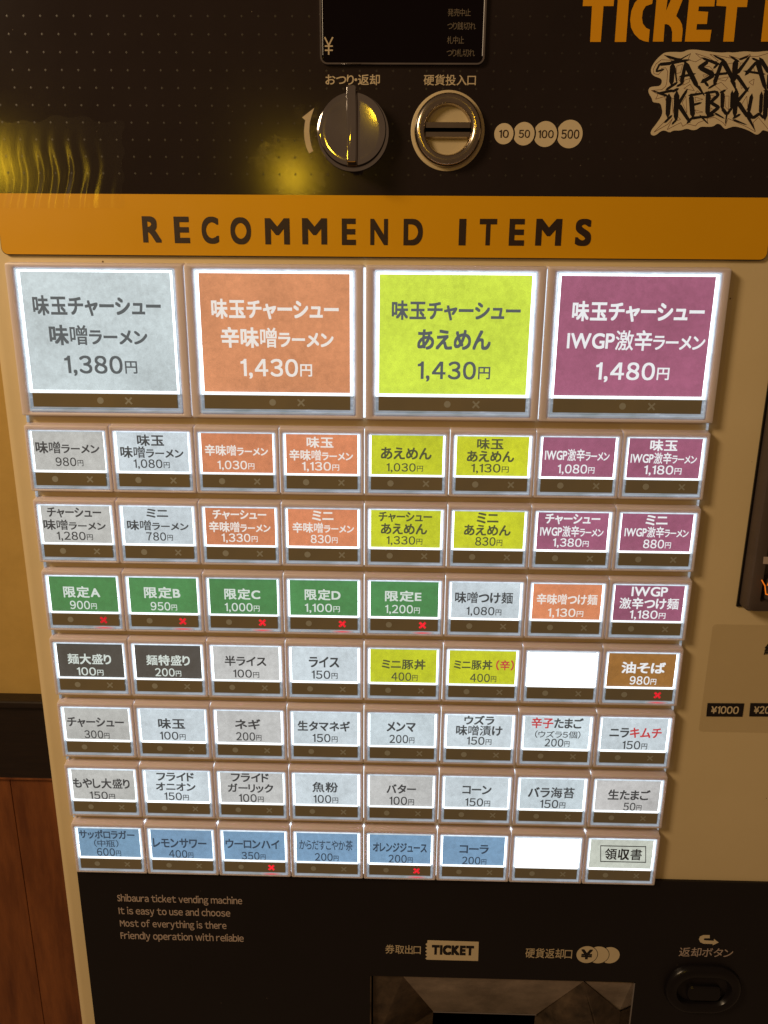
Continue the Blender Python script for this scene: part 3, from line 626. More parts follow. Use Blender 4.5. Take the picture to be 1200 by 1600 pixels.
def build_button(kind):
    big = kind == 'big'
    if big: W, Hh, l, t, b = 2 * PITCH - 0.0008, LH, 0.104 * PITCH, 0.050 * PITCH, 0.050 * PITCH
    else: W, Hh, l, t, b = PITCH - 0.0005, BH, 0.045 * PITCH, 0.058 * PITCH, 0.034 * PITCH
    if kind == 'mid': W = W
    lip = 0.0016 if big else 0.0010
    bt = mesh_obj('menu_button', bezel_mesh(W, Hh, l, l, t, b, lip), M['bezel'], None, smooth=True)
    lx0, lx1, lz0, lz1 = l, W - l, b, Hh - t
    lw = lx1 - lx0; lh = lz1 - lz0
    ml = (0.048 if big else 0.030) * PITCH                     # clear margin left and right of the label
    mt_ = (0.036 if big else 0.009) * PITCH
    bot = (0.053 if big else 0.038) * PITCH
    sh = (0.160 if big else 0.160) * PITCH                     # smoked strip
    bar = (0.032 if big else 0.021) * PITCH
    zs0 = lz0 + bot; zs1 = zs0 + sh; zb1 = zs1 + bar
    g = {}
    bm = bmesh.new(); box(bm, lx0 + .0001, lx1 - .0001, 0.0017, 0.0024, zs1, lz1 - .0001)
    # the light guide's walls stand up to the front edge
    tw = 0.0005 if not big else 0.0008
    g['light_guide'] = mesh_obj('light_guide', bm, M['rim'], bt)
    bm = bmesh.new()
    for xa, xb in ((lx0 + .00005, lx0 + tw), (lx1 - tw, lx1 - .00005)): box(bm, xa, xb, -0.0002, 0.0017, zs1, lz1 - tw)
    box(bm, lx0 + .00005, lx1 - .00005, -0.0002, 0.0017, lz1 - tw, lz1 - .00005)
    g['acrylic_wall'] = mesh_obj('acrylic_wall', bm, M['rim_side'], bt)
    bm = bmesh.new(); box(bm, lx0 + ml, lx1 - ml, 0.0010, 0.0016, zb1 + 0.0001, lz1 - mt_)
    g['label_card'] = mesh_obj('label_card', bm, M['paper'], bt)
    bm = bmesh.new(); slab(bm, lx0 + ml * .8, lx1 - ml * .8, 0.0002 if not big else -0.0001, 0.0016, zs1, zb1, 0.0002, 0.0002, 2)
    g['light_bar'] = mesh_obj('light_bar', bm, M['bar'], bt)
    bm = bmesh.new(); slab(bm, lx0 + ml * .95, lx1 - ml * .95, -0.0001, 0.0020, zs0, zs1, 0.0002, 0.00015, 2)
    g['indicator_window'] = mesh_obj('indicator_window', bm, M['smoke'], bt)
    # lower lens: tray round the smoked strip, with a raised outer lip
    bm = bmesh.new()
    box(bm, lx0 + .0001, lx1 - .0001, 0.0014, 0.0020, lz0 + .0001, zs0)
    box(bm, lx0 + .0001, lx0 + ml * .95, 0.0014, 0.0020, zs0, zs1); box(bm, lx1 - ml * .95, lx1 - .0001, 0.0014, 0.0020, zs0, zs1)
    box(bm, lx0 + .00005, lx0 + tw, -0.0003, 0.0014, lz0 + .0001, zs1); box(bm, lx1 - tw, lx1 - .00005, -0.0003, 0.0014, lz0 + .0001, zs1)
    slab(bm, lx0 + tw, lx1 - tw, -0.0003, 0.0014, lz0 + .0001, lz0 + (0.0012 if big else 0.0007), 0.0002, 0.0002, 2)
    slab(bm, lx0 + ml * .5, lx1 - ml * .5, -0.0001, 0.0014, zs0 - 0.0007, zs0 - 0.0002, 0.0001, 0.0001, 1)
    for xa in (lx0 + tw, lx1 - ml * .9): box(bm, xa, xa + ml * .75, 0.0002, 0.0014, zs0 + sh * .62, zs0 + sh * .66)
    g['lower_lens'] = mesh_obj('lower_lens', bm, M['low'], bt)
    # seams in the side walls of the clear cover, and the clear front
    bm = bmesh.new()
    zm = zb1 + (lz1 - zb1) * 0.40
    for xa in (lx0 + tw, lx1 - ml * .9): box(bm, xa, xa + ml * .7, 0.0012, 0.0017, zm, zm + 0.00022)
    if big: box(bm, lx0 + lw * 0.07, lx0 + lw * 0.86, 0.0012, 0.0016, lz1 - mt_ * 0.65, lz1 - mt_ * 0.65 + 0.00022)
    g['cover_seam'] = mesh_obj('cover_seam', bm, M['mark'], bt)
    bm = bmesh.new(); box(bm, lx0 + tw, lx1 - tw, 0.0002, 0.0007, zb1 + .0001, lz1 - tw)
    g['clear_cover'] = mesh_obj('clear_cover', bm, M['pane'], bt)
    s = 1.25 if big else 1.0
    mz = (zs0 + zs1) / 2
    fx = (0.47, 0.655) if big else (0.29, 0.755)
    y_ = -0.00013
    dm = mesh_obj('dot_mark', dot_bm((0.0021 if big else 0.00205), y_), M['mark'], bt, (lx0 + lw * fx[0], 0, mz)); g['dot_mark'] = dm
    cm = mesh_obj('cross_mark', cross_bm((0.0029 if big else 0.0026), 0.00055 if big else 0.00050, y_), M['mark'], bt, (lx0 + lw * fx[1], 0, mz)); g['cross_mark'] = cm
    return bt, g, (lx0 + ml, lx1 - ml, zb1, lz1 - mt_, zs1)
WHITE, WB, OR, OR2, LIME, LIM2, PLUM, GRN, BLK, BRN, BLU, RCPT = 'white', 'wb', 'or', 'or2', 'lime', 'lim2', 'plum', 'grn', 'blk', 'brn', 'blu', 'rcpt'
CARD = {WHITE: (200, 201, 200), WB: (206, 220, 227), OR: (218, 145, 102), OR2: (218, 136, 96), LIME: (208, 230, 72), LIM2: (206, 214, 42), PLUM: (156, 88, 118), GRN: (70, 140, 82), BLK: (74, 74, 72), BRN: (156, 108, 52), BLU: (122, 162, 196), RCPT: (202, 209, 197)}
NAME = {WHITE: 'pale grey', WB: 'pale grey', OR: 'orange', OR2: 'orange', LIME: 'lime green', LIM2: 'lime yellow', PLUM: 'plum', GRN: 'green', BLK: 'black', BRN: 'brown', BLU: 'light blue', RCPT: 'off-white'}
INKD, INKW = (62, 67, 70), (240, 242, 244)
RMN = '{ラーメン}'
BTN = [  # row, column, card colour, [(text, x0, x1, y0, y1)], price line or None, sold out
 (0, 0, WB, [('味玉チャーシュー', 51, 251, 462, 494), ('味噌' + RMN, 77, 230, 508, 540)], ('1,380', 101, 214, 556.5, 583), 0),
 (0, 1, OR, [('味玉チャーシュー', 330, 529, 467.5, 499), ('辛味噌' + RMN, 345, 521, 511.5, 544)], ('1,430', 376, 487.5, 561.5, 587.5), 0),
 (0, 2, LIME, [('味玉チャーシュー', 612, 813.5, 470, 501), ('あえめん', 652, 767, 515, 547)], ('1,430', 652.5, 766, 565.5, 592), 0),
 (0, 3, PLUM, [('味玉チャーシュー', 894, 1101, 471, 503), ('IWGP激辛' + RMN, 886, 1102, 516, 548)], ('1,480', 931, 1046, 567, 593), 0),
 (1, 0, WHITE, [('味噌' + RMN, 55.5, 155, 690, 709)], ('980', 87, 130, 715, 728), 0),
 (1, 1, WB, [('味玉', 214, 256, 679, 697), ('味噌' + RMN, 188, 286.5, 697.5, 716)], ('1,080', 209, 265, 718, 731), 0),
 (1, 2, OR2, [('辛味噌' + RMN, 320, 418.5, 695, 712.5)], ('1,030', 340, 397.5, 720, 733), 0),
 (1, 3, OR2, [('味玉', 479, 521, 682.5, 700), ('辛味噌' + RMN, 452, 551.5, 702.5, 720)], ('1,130', 472, 530, 722, 735), 0),
 (1, 4, LIM2, [('あえめん', 595, 674.5, 699, 718)], ('1,030', 604, 661, 724, 736.5), 0),
 (1, 5, LIM2, [('味玉', 745.5, 787, 685, 702.5), ('あえめん', 729.5, 803.5, 704.5, 722)], ('1,130', 736.5, 795, 725, 738), 0),
 (1, 6, PLUM, [('IWGP激辛' + RMN, 851.5, 952.5, 701.5, 720.5)], ('1,080', 871.5, 929, 726, 739.5), 0),
 (1, 7, PLUM, [('味玉', 1016, 1059, 687, 705), ('IWGP激辛' + RMN, 985.5, 1089, 707, 725)], ('1,180', 1006.5, 1065, 727.5, 741), 0),
 (2, 0, WHITE, [('チャーシュー', 73.5, 158, 793, 809), ('味噌' + RMN, 68, 165, 812, 828.5)], ('1,280', 89, 145, 831, 843.5), 0),
 (2, 1, WB, [('ミニ', 228.5, 262.5, 795, 809), ('味噌' + RMN, 198.5, 294.5, 813, 829)], ('780', 228.5, 270, 832, 844.5), 0),
 (2, 2, OR2, [('チャーシュー', 332, 416, 797, 812), ('辛味噌' + RMN, 326.5, 422.5, 815, 832)], ('1,330', 346.5, 402.5, 834, 846.5), 0),
 (2, 3, OR2, [('ミニ', 487.5, 521, 798, 814), ('辛味噌' + RMN, 457, 553, 816.5, 833)], ('830', 485.5, 527.5, 836, 848.5), 0),
 (2, 4, LIM2, [('チャーシュー', 591.5, 675, 800, 816), ('あえめん', 595, 667.5, 818, 835)], ('1,330', 604, 660, 838, 850.5), 0),
 (2, 5, LIM2, [('ミニ', 745, 779, 801, 818), ('あえめん', 725, 798, 820, 837)], ('830', 742.5, 785, 839.5, 852.5), 0),
 (2, 6, PLUM, [('チャーシュー', 852, 938, 803, 819.5), ('IWGP激辛' + RMN, 844, 943, 821.5, 839)], ('1,380', 864, 920, 841.5, 854), 0),
 (2, 7, PLUM, [('ミニ', 1009, 1043.5, 805, 821), ('IWGP激辛' + RMN, 976, 1076, 823, 840)], ('880', 1005, 1048.5, 843.5, 856.5), 0),
 (3, 0, GRN, [('限定A', 99, 156, 916, 934)], ('900', 109.5, 151, 939, 951.5), 1),
 (3, 1, GRN, [('限定B', 225, 281.5, 917, 935)], ('950', 235.5, 276.5, 941, 953.5), 1),
 (3, 2, GRN, [('限定C', 350.5, 406.5, 919.5, 937)], ('1,000', 351.5, 405.5, 942.5, 955), 1),
 (3, 3, GRN, [('限定D', 476, 532, 920.5, 938)], ('1,100', 476.5, 531, 943.5, 956), 1),
 (3, 4, GRN, [('限定E', 601.5, 658.5, 923, 940)], ('1,200', 602, 656, 945.5, 958), 1),
 (3, 5, WB, [('味噌つけ麺', 711, 801.5, 925, 943)], ('1,080', 729, 783.5, 948.5, 961), 0),
 (3, 6, OR2, [('辛味噌つけ麺', 838.5, 933.5, 928, 945)], ('1,130', 856, 911.5, 951, 963.5), 0),
 (3, 7, PLUM, [('IWGP', 987, 1043.5, 917, 932), ('激辛つけ麺', 968, 1060.5, 934, 952)], ('1,180', 984, 1040, 954, 966.5), 0),
 (4, 0, BLK, [('麺大盛り', 105.5, 173.5, 1021.5, 1038)], ('100', 120.5, 161.5, 1043, 1055), 0),
 (4, 1, BLK, [('麺特盛り', 228.5, 296.5, 1023.5, 1040)], ('200', 242.5, 283, 1044.5, 1056.5), 0),
 (4, 2, WHITE, [('半ライス', 351, 416, 1025, 1041)], ('100', 364.5, 405, 1046.5, 1058.5), 0),
 (4, 3, WB, [('ライス', 482.5, 530, 1026, 1043)], ('150', 487, 527.5, 1048, 1060.5), 0),
 (4, 4, LIM2, [('ミニ豚丼', 596.5, 665, 1030, 1046)], ('400', 611.5, 652.5, 1051, 1063.5), 0),
 (4, 5, LIM2, [('ミニ豚丼 [（辛）]', 709, 803, 1031, 1047)], ('400', 734.5, 775.5, 1053, 1065.5), 0),
 (4, 6, None, [], None, 0),
 (4, 7, BRN, [('油そば', 971, 1040, 1034.5, 1052.5)], ('980', 984, 1025.5, 1057, 1069.5), 1),
 (5, 0, WHITE, [('チャーシュー', 105, 193.5, 1121, 1136.5)], ('300', 132, 171, 1141.5, 1153.5), 0),
 (5, 1, WB, [('味玉', 247, 289, 1122.5, 1139)], ('100', 250, 290, 1143.5, 1155.5), 0),
 (5, 2, WHITE, [('ネギ', 367, 407, 1123.5, 1139.5)], ('200', 369, 408.5, 1144.5, 1157), 0),
 (5, 3, WB, [('生タマネギ', 465, 547, 1126.5, 1142.5)], ('150', 488.5, 527.5, 1147, 1159.5), 0),
 (5, 4, WB, [('メンマ', 604, 649.5, 1128, 1143.5)], ('200', 608.5, 647.5, 1148.5, 1161), 0),
 (5, 5, WB, [('ウズラ', 725.5, 772.5, 1118, 1132.5), ('味噌漬け', 712.5, 785, 1133.5, 1149.5)], ('150', 729.5, 768, 1151.5, 1163.5), 0),
 (5, 6, WB, [('[辛子]たまご', 830.5, 911.5, 1121.5, 1138.5), ('（ウズラ５個）', 836, 907, 1142, 1153.5)], ('200', 851, 890, 1154.5, 1166.5), 0),
 (5, 7, WB, [('ニラ[キムチ]', 952.5, 1034, 1137, 1153)], ('150', 972.5, 1011.5, 1158, 1170.5), 0),
 (6, 0, WHITE, [('もやし大盛り', 114, 202.5, 1216, 1232)], ('150', 140.5, 179.5, 1237, 1248.5), 0),
 (6, 1, WB, [('フライド', 244.5, 303, 1207, 1220.5), ('オニオン', 243.5, 305.5, 1223, 1235.5)], ('150', 257, 295, 1238.5, 1250), 0),
 (6, 2, WHITE, [('フライド', 361, 420, 1208, 1222), ('ガーリック', 356, 427, 1224.5, 1238.5)], ('100', 373.5, 412, 1241, 1253), 0),
 (6, 3, WB, [('魚粉', 488, 528, 1222, 1238)], ('100', 490, 528.5, 1242.5, 1254.5), 0),
 (6, 4, WHITE, [('バター', 604, 650, 1225.5, 1240)], ('100', 608.5, 647, 1245, 1257.5), 0),
 (6, 5, WB, [('コーン', 722.5, 768, 1227.5, 1241)], ('150', 727, 766, 1247.5, 1259.5), 0),
 (6, 6, WB, [('バラ海苔', 825, 897.5, 1230, 1247)], ('150', 844, 883.5, 1250, 1262.5), 0),
 (6, 7, WHITE, [('生たまご', 950, 1016, 1234, 1250)], ('50', 974, 1002.5, 1254.5, 1266.5), 0),
 (7, 0, BLU, [('サッポロラガー', 123.5, 210, 1297, 1311), ('（中瓶）', 147, 185, 1312, 1323.5)], ('600', 151.5, 189, 1325.5, 1337), 0),
 (7, 1, BLU, [('レモンサワー', 239, 322.5, 1310, 1325)], ('400', 264, 302, 1328.5, 1340), 0),
 (7, 2, BLU, [('ウーロンハイ', 352.5, 436.5, 1311.5, 1326)], ('350', 377.5, 415, 1331.5, 1343), 1),
 (7, 3, BLU, [('からだすこやか茶', 467.5, 551, 1312.5, 1328.5)], ('200', 492, 529, 1333.5, 1345), 0),
 (7, 4, BLU, [('オレンジジュース', 582.5, 667, 1317, 1331.5)], ('200', 607, 645, 1336, 1348), 1),
 (7, 5, BLU, [('コーラ', 718, 763.5, 1320, 1334)], ('200', 722, 760, 1339, 1350.5), 0),
 (7, 6, None, [], None, 0),
 (7, 7, RCPT, [('領収書', 945, 1003, 1326, 1344)], None, 0)]
# how brightly the lamp behind each column of cards shines, as the lamps in the machine differ
COLB = [0.90, 1.0, 0.98, 1.04, 1.0, 1.03, 1.05, 1.0]
DZ = [0, 0.004, 0, 0, 0, 0.006, 0.016, 0.026]
ROWN = ['large top', 'first small', 'second small', 'third small', 'fourth small', 'fifth small', 'sixth small', 'bottom']
protos = {}
for kind in ('big', 'small'): protos[kind] = build_button(kind)
used = set()
for row, colk, card, lines, price, sold in BTN:
    kind = 'big' if row == 0 else 'small'
    bt0, g0, (cx0, cx1, cz0, cz1, zs1) = protos[kind]
    if kind in used: bt = bt0.copy(); COL.objects.link(bt)
    else: bt = bt0
    x = ((colk * 2 if kind == 'big' else colk) - 4) * PITCH + (0.0004 if kind == 'big' else 0.00025)
    if kind == 'big': x += -0.0003 if colk < 2 else 0.0003
    z = ZROW + GAP if row == 0 else ZROW - (row - 1) * RP - BH - DZ[row] * PITCH
    bt.parent = mach; bt.location = (x, -YP, z)
    subs = {}
    for nm, so in g0.items():
        if kind in used: c_ = so.copy(); COL.objects.link(c_); c_.parent = bt; c_.name = nm
        else: c_ = so
        subs[nm] = c_
    bt.name = 'menu_button'
    txt = ''.join(ch for l_ in lines for ch in l_[0] if ch not in '{}[] ')
    txt = txt.replace('IWGP', '').replace('サッポロ', '')
    if card is None: lab = 'blank glowing white menu button in the %s row' % ROWN[row]
    else: lab = '%s menu button in the %s row reading %s%s%s' % (NAME[card], ROWN[row], txt, (' ' + price[0] + '円') if price else '', ', red sold-out cross lit' if sold else '')
    bt['label'] = lab
    org = Vector((x, 0, z))
    lc = subs['label_card']
    if card is None:
        lc.data = lc.data.copy(); lc.data.materials[0] = M['blank']
    else:
        br = COLB[colk * 2 if row == 0 else colk] * random.uniform(0.95, 1.04); c_ = lin(CARD[card])
        tone = 1.0
        if card in (WHITE, WB) and row >= 5: tone = 1.0
        if row == 0: tone = 1.06
        lc.color = (c_[0] * br * tone * (1.01 if colk % 2 else 0.99), c_[1] * br * tone, c_[2] * br * tone * (0.97 if colk == 0 else 1.0), 1)
        b0, b1 = bmesh.new(), bmesh.new(); YL = 0.0010
        for (t_, xa, xb, ya, yb) in lines:
            bold = 0.032 if row == 0 else 0.026
            if 'IWGP' in t_: bold = 0.020
            if t_[0] == '（': bold = 0.008
            if t_.startswith('からだ'): bold = 0.010
            line_px((b0, b1), t_, xa, xb, ya, yb, YL - 0.00006, org, bold=bold, small=0.80, gap=0.075 if 'IWGP' not in t_ else 0.055)
        if price: line_px((b0, b1), price[0], price[1], price[2], price[3], price[4], YL - 0.00006, org, price=True, bold=0.018 if row == 0 else 0.012)
        dark = card in (WHITE, WB, LIME, LIM2, BLU, RCPT)
        ink = INKD if dark else INKW
        if card in (LIME, LIM2): ink = (78, 82, 54)
        if card == BLU: ink = (48, 66, 84)
        if card in (GRN, BLK): ink = (214, 224, 216)
        if card in (OR, OR2): ink = (240, 232, 224)
        if card == RCPT: ink = (22, 22, 24)
        if card == WHITE: ink = (60, 62, 64)
        if row == 0 and card in (WB, LIME): ink = (84, 92, 96)
        ic = lin(ink)
        if card == RCPT:
            for xa, xb, ya, yb in ((938, 1009.5, 1320.8, 1322.2), (938, 1009.5, 1345.3, 1346.7), (938, 939.2, 1322, 1345.5), (1008.3, 1009.5, 1321.9, 1346.8)): ppoly(b0, [(xa, ya), (xb, ya + (xb - xa) * .02), (xb, yb + (xb - xa) * .02), (xa, yb)], YL - 0.00006, 0, org)
        mesh_obj('printed_text', b0, M['ink'], bt, color=ic)
        if len(b1.verts): mesh_obj('red_text', b1, M['ink'], bt, color=lin((196, 62, 66)))
        else: b1.free()
    if sold:
        cm = subs['cross_mark']; cm['label'] = 'lit red cross'
        bm = bmesh.new(); W = PITCH - .0005; l = .045 * PITCH
        bm2 = cross_bm(0.0029, 0.00082, -0.00016); lit = cm; cm.data = mesh_from(bm2, M['red_lit'])
        slab(bm, -0.0078, 0.0078, -0.00012, 0.0006, -0.00062, 0.00062, 0.0004, 0.0001, 2)
        mesh_obj('red_glow_strip', bm, M['pink'], bt, loc=(l + (W - 2 * l) * 0.755, -0.00035, 0.034 * PITCH + 0.00085))  # added strip that carries the painted red spill of the cross
    used.add(kind)
# backlight behind the slits between the buttons
for (xc, wd, z0_, z1_) in [(k, 0.0016, ZROW - 6 * RP - BH + .002, ZROW - .001) for k in range(1, 8)] + [(k, 0.0024, ZROW + GAP + .001, ZROW + GAP + LH - .001) for k in (2, 4, 6)]:
    bm = bmesh.new()
    if z1_ > ZROW: box(bm, (xc - 4) * PITCH - wd / 2, (xc - 4) * PITCH + wd / 2, 0.0012 if xc == 4 else 0.0030, 0.0055, z0_, z1_)
    else:
        for k in range(7):
            za = ZROW - k * RP; box(bm, (xc - 4) * PITCH - wd / 2, (xc - 4) * PITCH + wd / 2, 0.0030, 0.0055, za - BH + .0006, za - .0006)
    o = part('backlight_strip', bm, M['leak'])
# little clear end pegs between the rows
for row in range(7):
    za = ZROW - row * RP + (0 if row else 0)
    for s in (-1, 1):
        xe = 4 * PITCH * s - s * 0.0012
        bm = bmesh.new(); box(bm, xe - 0.0003, xe + 0.0003, 0.0034, 0.0058, za + 0.0012, za + GAP - 0.0004)
        part('row_peg', bm, M['low'])

# ------------------------------------------------------------------ right side: note reader and its stickers
zlow1 = at(600, 1374.5, YS).z; xlow0 = at(120.5, 1363, YS).x
YV = -0.012
v0 = at(1153, 946, YP - 0.001); vz1 = at(1199, 560, YP).z + 0.03
bm = bmesh.new(); box(bm, v0.x - 0.0008, v0.x + 0.14, YP - 0.0012, YP, v0.z - 0.0008, vz1); reader = part('banknote_reader', bm, M['black_plastic'])
bm = bmesh.new()
xa = v0.x + 0.0006
# raised frame: left upright and foot with a rounded corner
loft(bm, [rr3(YP - 0.001, xa, xa + 0.13, v0.z - 0.0010, vz1, 0.004, 5), rr3(YP - 0.008, xa, xa + 0.13, v0.z - 0.0010, vz1, 0.004, 5), rr3(YP - 0.0115, xa + 0.0012, xa + 0.129, v0.z + 0.0004, vz1, 0.004, 5), rr3(YP - 0.0125, xa + 0.0035, xa + 0.127, v0.z + 0.003, vz1 - 0.003, 0.003, 5),
          rr3(YP - 0.0125, xa + 0.0075, xa + 0.12, v0.z + 0.007, vz1 - 0.01, 0.002, 5), rr3(YP - 0.004, xa + 0.0095, xa + 0.118, v0.z + 0.009, vz1 - 0.012, 0.002, 5)], close_last=True)
part('reader_frame', bm, M['brown_plastic'], reader, True)
bm = bmesh.new()
def wedge(bm, pix, Ya, thick): ppoly(bm, pix, Ya, thick)
loft(bm, [rr3(YP - 0.004, xa + 0.0105, xa + 0.10, v0.z + 0.0075, v0.z + 0.0235, 0.002, 4), rr3(YP - 0.016, xa + 0.0115, xa + 0.10, v0.z + 0.0085, v0.z + 0.0225, 0.002, 4), rr3(YP - 0.0175, xa + 0.0135, xa + 0.098, v0.z + 0.0105, v0.z + 0.0205, 0.0015, 4)], close_last=True)
part('reader_lip', bm, M['brown_plastic'], reader, True)
bm = bmesh.new(); slab(bm, xa + 0.0102, xa + 0.11, YP - 0.011, YP - 0.003, at(1190, 806, YP - 0.01).z, at(1190, 795, YP - 0.01).z, 0.001, 0.001); part('reader_ledge', bm, M['brown_plastic'], reader, True)
bm = bmesh.new(); ya = YP - 0.0178
for (xa_, ya_), (xb_, yb_) in (((1190, 906), (1195, 915)), ((1195, 914), (1196.5, 928)), ((1196, 928), (1206, 931)), ((1203, 906), (1199, 915))):
    d = Vector((xb_ - xa_, yb_ - ya_)).normalized(); q = Vector((-d.y, d.x)) * 0.9
    ppoly(bm, [(xa_ + q.x, ya_ + q.y), (xb_ + q.x, yb_ + q.y), (xb_ - q.x, yb_ - q.y), (xa_ - q.x, ya_ - q.y)], ya)
part('lit_arrow', bm, M['orange_lit'], reader)
bm = bmesh.new(); ppoly(bm, [(1193.5, 870), (1215, 871), (1214, 882), (1192.5, 881)], YP - 0.0127, 0.0003); part('grey_tab', bm, M['rose_print'], reader)

bm = bmesh.new()
q0 = at(1091, 1143, YP); q1 = at(1108, 975, YP)
poly(bm, rrect(q0.x, q0.x + 0.12, q0.z, q1.z, 0.0028, 5), YP - 0.0002)
note = part('note_sticker', bm, M['sheet'], label='pale see-through sticker with black price tags under the banknote reader')
for x0_, x1_, t_ in ((1103.5, 1163, '¥1000'), (1170.5, 1229, '¥2000')):
    bm = bmesh.new(); ppoly(bm, [(x0_ + 2, 1098.5), (x1_, 1099), (x1_ - 3, 1120), (x0_, 1119.5)], YP - 0.0003)
    tag = part('price_tag', bm, M['black_print'], note)
    bm = bmesh.new(); line_px((bm, bm), t_, x0_ + 7.5, x1_ - 8.5, 1103.5, 1115.3, YP - 0.00036, bold=0.02, gap=0.05)
    part('tag_lettering', bm, M['cream_print'], note)
letters('note_lettering', [('紙幣', 1194.5, 1232, 1006, 1024)], M['black_print'], note, YP - 0.0003, bold=0.02)

# ------------------------------------------------------------------ lower dark sheet
bm = bmesh.new()
def rect_hole(bm, X0, X1, Z0, Z1, hx0, hx1, hz0, hz1, y0, y1):
    box(bm, X0, hx0, y0, y1, Z0, Z1); box(bm, hx1, X1, y0, y1, Z0, Z1); box(bm, hx0, hx1, y0, y1, hz1, Z1); box(bm, hx0, hx1, y0, y1, Z0, hz0)
zl1 = min(zlow1, ZROW - 6 * RP - BH)
rect_hole(bm, xlow0, XR - 0.004, 0.35, ZROW - 6 * RP - BH - 0.0006, hx0, hx1, hz0, hz1, YS, YP)
lower = part('lower_panel', bm, M['dark_low'])
YT = YS - 0.0001
letters('slogan_lettering', [('Shibaura ticket vending machine', 183.5, 378, 1399, 1414), ('It is easy to use and choose', 185.5, 359.5, 1418.5, 1433.5), ('Most of everything is there', 187.5, 353.5, 1438, 1453), ('Friendly operation with reliable', 188.5, 380.5, 1457.5, 1472.5)],
        M['rose_print'], lower, YT, bold=0.012, gap=0.055)
letters('outlet_lettering', [('券取出口', 602, 657.5, 1476.5, 1490.5)], M['tan_print'], lower, YT, bold=0.008, gap=0.08)
letters('outlet_lettering', [('硬貨返却口', 821, 894, 1482, 1497.5)], M['tan_print'], lower, YT, bold=0.008, gap=0.08)
letters('return_lettering', [('返却ボタン', 1061, 1145.5, 1481, 1495.5)], M['rose_print'], lower, YT, bold=0.006, gap=0.08)
bm = bmesh.new()
tk = [(668, 1469), (748, 1471.5), (747, 1501.5), (667, 1499.5), (664.5, 1497.5), (667.5, 1495), (664.5, 1492), (667.5, 1489.5), (664.5, 1486.5), (667.5, 1484), (664.5, 1481), (667.7, 1478.5), (664.8, 1475.5), (667.7, 1473)]
ppoly(bm, tk, YT - 0.00005)
icon = part('ticket_symbol', bm, M['cream_print'])
letters('ticket_symbol_lettering', [('TICKET', 674.5, 740.5, 1477, 1492.5)], M['black_print'], icon, YT - 0.0001, bold=0.065, gap=0.03)
prev = None
for i, (cx, cy, rx) in enumerate(((917, 1491.5, 16.8), (935, 1492, 16.8), (952.5, 1492.5, 16.2))):
    c = at(cx, cy, YT); rr = (at(cx + rx, cy, YT) - c).x * 0.97; pts = []
    for k in range(48):
        a = 2 * math.pi * k / 48; x = c.x + rr * math.cos(a); z = c.z + rr * math.sin(a)
        if prev:
            R_ = prev[2] + 0.0005; dz = z - prev[1]
            if abs(dz) < R_: x = max(x, prev[0] + math.sqrt(R_ * R_ - dz * dz))
        pts.append((x, z))
    bm = bmesh.new(); poly(bm, pts, YT - 0.00005); cs = part('coin_symbol', bm, M['cream_print'])
    if i == 0: letters('yen_lettering', [('¥', 907.5, 926, 1483.5, 1499)], M['black_print'], cs, YT - 0.0001, bold=0.035)
    prev = (c.x, c.z, rr)
bm = bmesh.new()
ppoly(bm, [(1109, 1461), (1109, 1466), (1101, 1466), (1099.3, 1467.5), (1101, 1469.2), (1115.5, 1470), (1115.5, 1467), (1123, 1472.7), (1113.5, 1477), (1113.5, 1475), (1099, 1474.5), (1094, 1472), (1092, 1467.5), (1094, 1463), (1099, 1461)], YT)
part('return_symbol', bm, M['cream_print'], lower)

# ticket and change outlet: a steel mouth with folded plates
bm = bmesh.new()
def quad(bm, pts):
    bm.faces.new([bm.verts.new(p) for p in pts])
def A(px, py, Y): return tuple(at(px, py, Y))
bm = bmesh.new(); box(bm, hx0 + .0002, hx1 - .0002, 0.085, 0.089, hz0, hz1); box(bm, hx0 + .0002, hx1 - .0002, YP + .001, 0.085, hz0, hz0 + .0006); box(bm, hx0 + .0001, hx0 + .0003, YP + .001, 0.085, hz0, hz1 - .0003); box(bm, hx1 - .0003, hx1 - .0001, YP + .001, 0.085, hz0, hz1 - .0003); outlet = part('ticket_outlet', bm, M['void'])
def plate(name, pts, mat, th=0.0012):
    bm = bmesh.new(); ps = [Vector(p) for p in pts]; n_ = (ps[1] - ps[0]).cross(ps[2] - ps[0]).normalized()
    if n_.y < 0: n_ = -n_
    f = [bm.verts.new(p) for p in ps]; b = [bm.verts.new(p + n_ * th) for p in ps]
    bm.faces.new(f); bm.faces.new(list(reversed(b)))
    for k in range(len(f)): bm.faces.new((f[k], f[(k + 1) % len(f)], b[(k + 1) % len(f)], b[k]))
    return part(name, bm, mat, outlet)
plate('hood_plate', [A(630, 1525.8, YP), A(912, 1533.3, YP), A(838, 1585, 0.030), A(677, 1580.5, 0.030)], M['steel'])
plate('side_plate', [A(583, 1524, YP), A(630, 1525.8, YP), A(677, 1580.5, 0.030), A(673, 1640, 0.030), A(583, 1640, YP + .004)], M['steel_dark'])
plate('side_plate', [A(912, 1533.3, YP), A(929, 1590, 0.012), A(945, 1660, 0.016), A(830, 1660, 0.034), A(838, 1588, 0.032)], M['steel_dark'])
plate('side_plate', [A(912, 1533.3, YP), A(929, 1590, 0.012), A(945, 1660, 0.016), A(995, 1660, 0.030), A(978, 1588, 0.026)], M['steel_dark'])
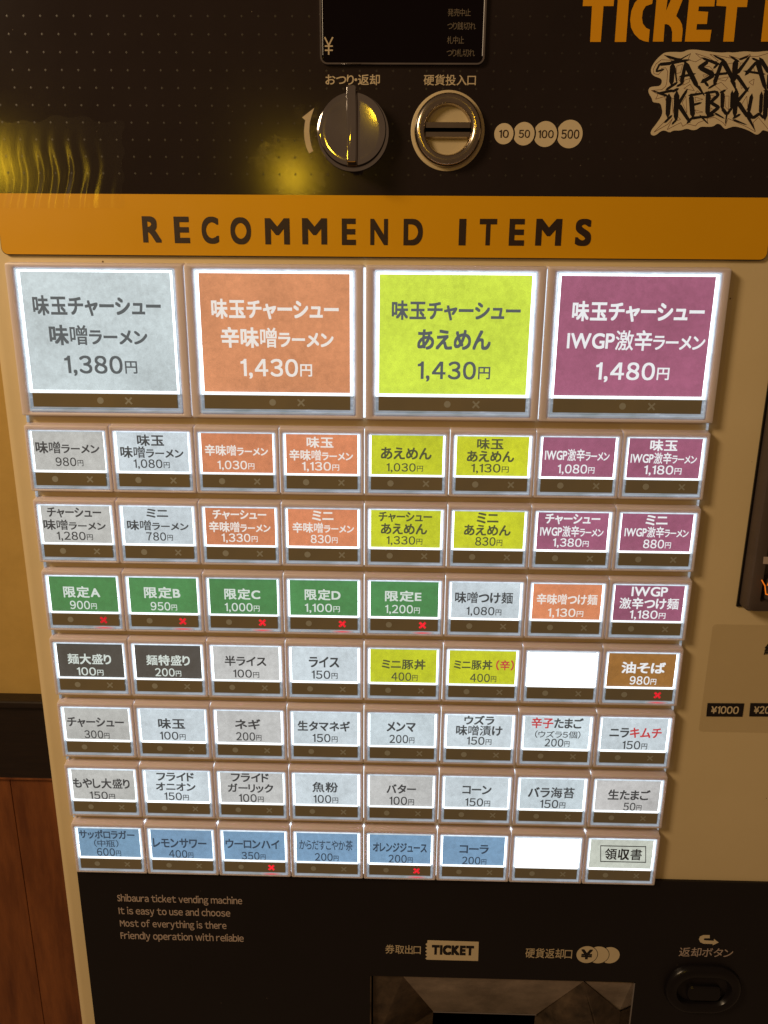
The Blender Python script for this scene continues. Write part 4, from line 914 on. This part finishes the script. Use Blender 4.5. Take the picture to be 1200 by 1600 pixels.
plate('back_plate', [A(914, 1533.4, YP + .001), A(989, 1536, YP + .001), A(987, 1640, 0.036), A(982, 1592, 0.030)], M['steel'])
bm = bmesh.new(); p_ = [A(677, 1580.5, 0.0295), A(838, 1585, 0.0295), A(838, 1586.6, 0.0295), A(677, 1582, 0.0295)]; quad(bm, p_); part('hood_edge', bm, M['chrome'], outlet)
bm = bmesh.new(); e0 = at(990, 1536, YS).x; box(bm, hx1 - 0.0012, hx1 - 0.0001, YS - 0.0003, 0.05, hz0, hz1 - 0.0004); part('outlet_jamb', bm, M['chrome'], outlet)
bm = bmesh.new(); box(bm, hx0 + .0001, hx0 + 0.0012, YS - 0.0003, 0.05, hz0, hz1 - 0.0004); part('outlet_jamb', bm, M['steel_dark'], outlet)

# coin return button in its oval surround
c = at(1097, 1543, YS); hwid = (at(1157, 1543, YS) - at(1037, 1543, YS)).x / 2; hh = (at(1097, 1508, YS) - at(1097, 1580, YS)).z / 2
bm = bmesh.new()
def ov(y, k, hh_=None): 
    w_ = hwid * k; h2 = hh - hwid * (1 - k); return rr3(y, c.x - w_, c.x + w_, c.z - h2, c.z + h2, h2 * 0.98, 8)
loft(bm, [ov(YS, 1.0), ov(YS - 0.003, 0.98), ov(YS - 0.0045, 0.93), ov(YS - 0.0050, 0.86), ov(YS - 0.0042, 0.72), ov(YS - 0.001, 0.66), ov(YS + 0.0015, 0.65)], close_last=True)
surr = part('coin_return_button', bm, M['black_plastic'], smooth=True)
bm = bmesh.new(); kw_, kh_ = hwid * 0.43, hh * 0.30
c2 = at(1100, 1552, YS - 0.002)
loft(bm, [rr3(YS + 0.0012, c2.x - kw_, c2.x + kw_, c2.z - kh_, c2.z + kh_, kh_ * .6, 6), rr3(YS - 0.0022, c2.x - kw_, c2.x + kw_, c2.z - kh_, c2.z + kh_, kh_ * .6, 6), rr3(YS - 0.0032, c2.x - kw_ + .0009, c2.x + kw_ - .0009, c2.z - kh_ + .0009, c2.z + kh_ - .0009, kh_ * .5, 6)], close_last=True)
part('button_cap', bm, M['black_plastic'], surr, True)
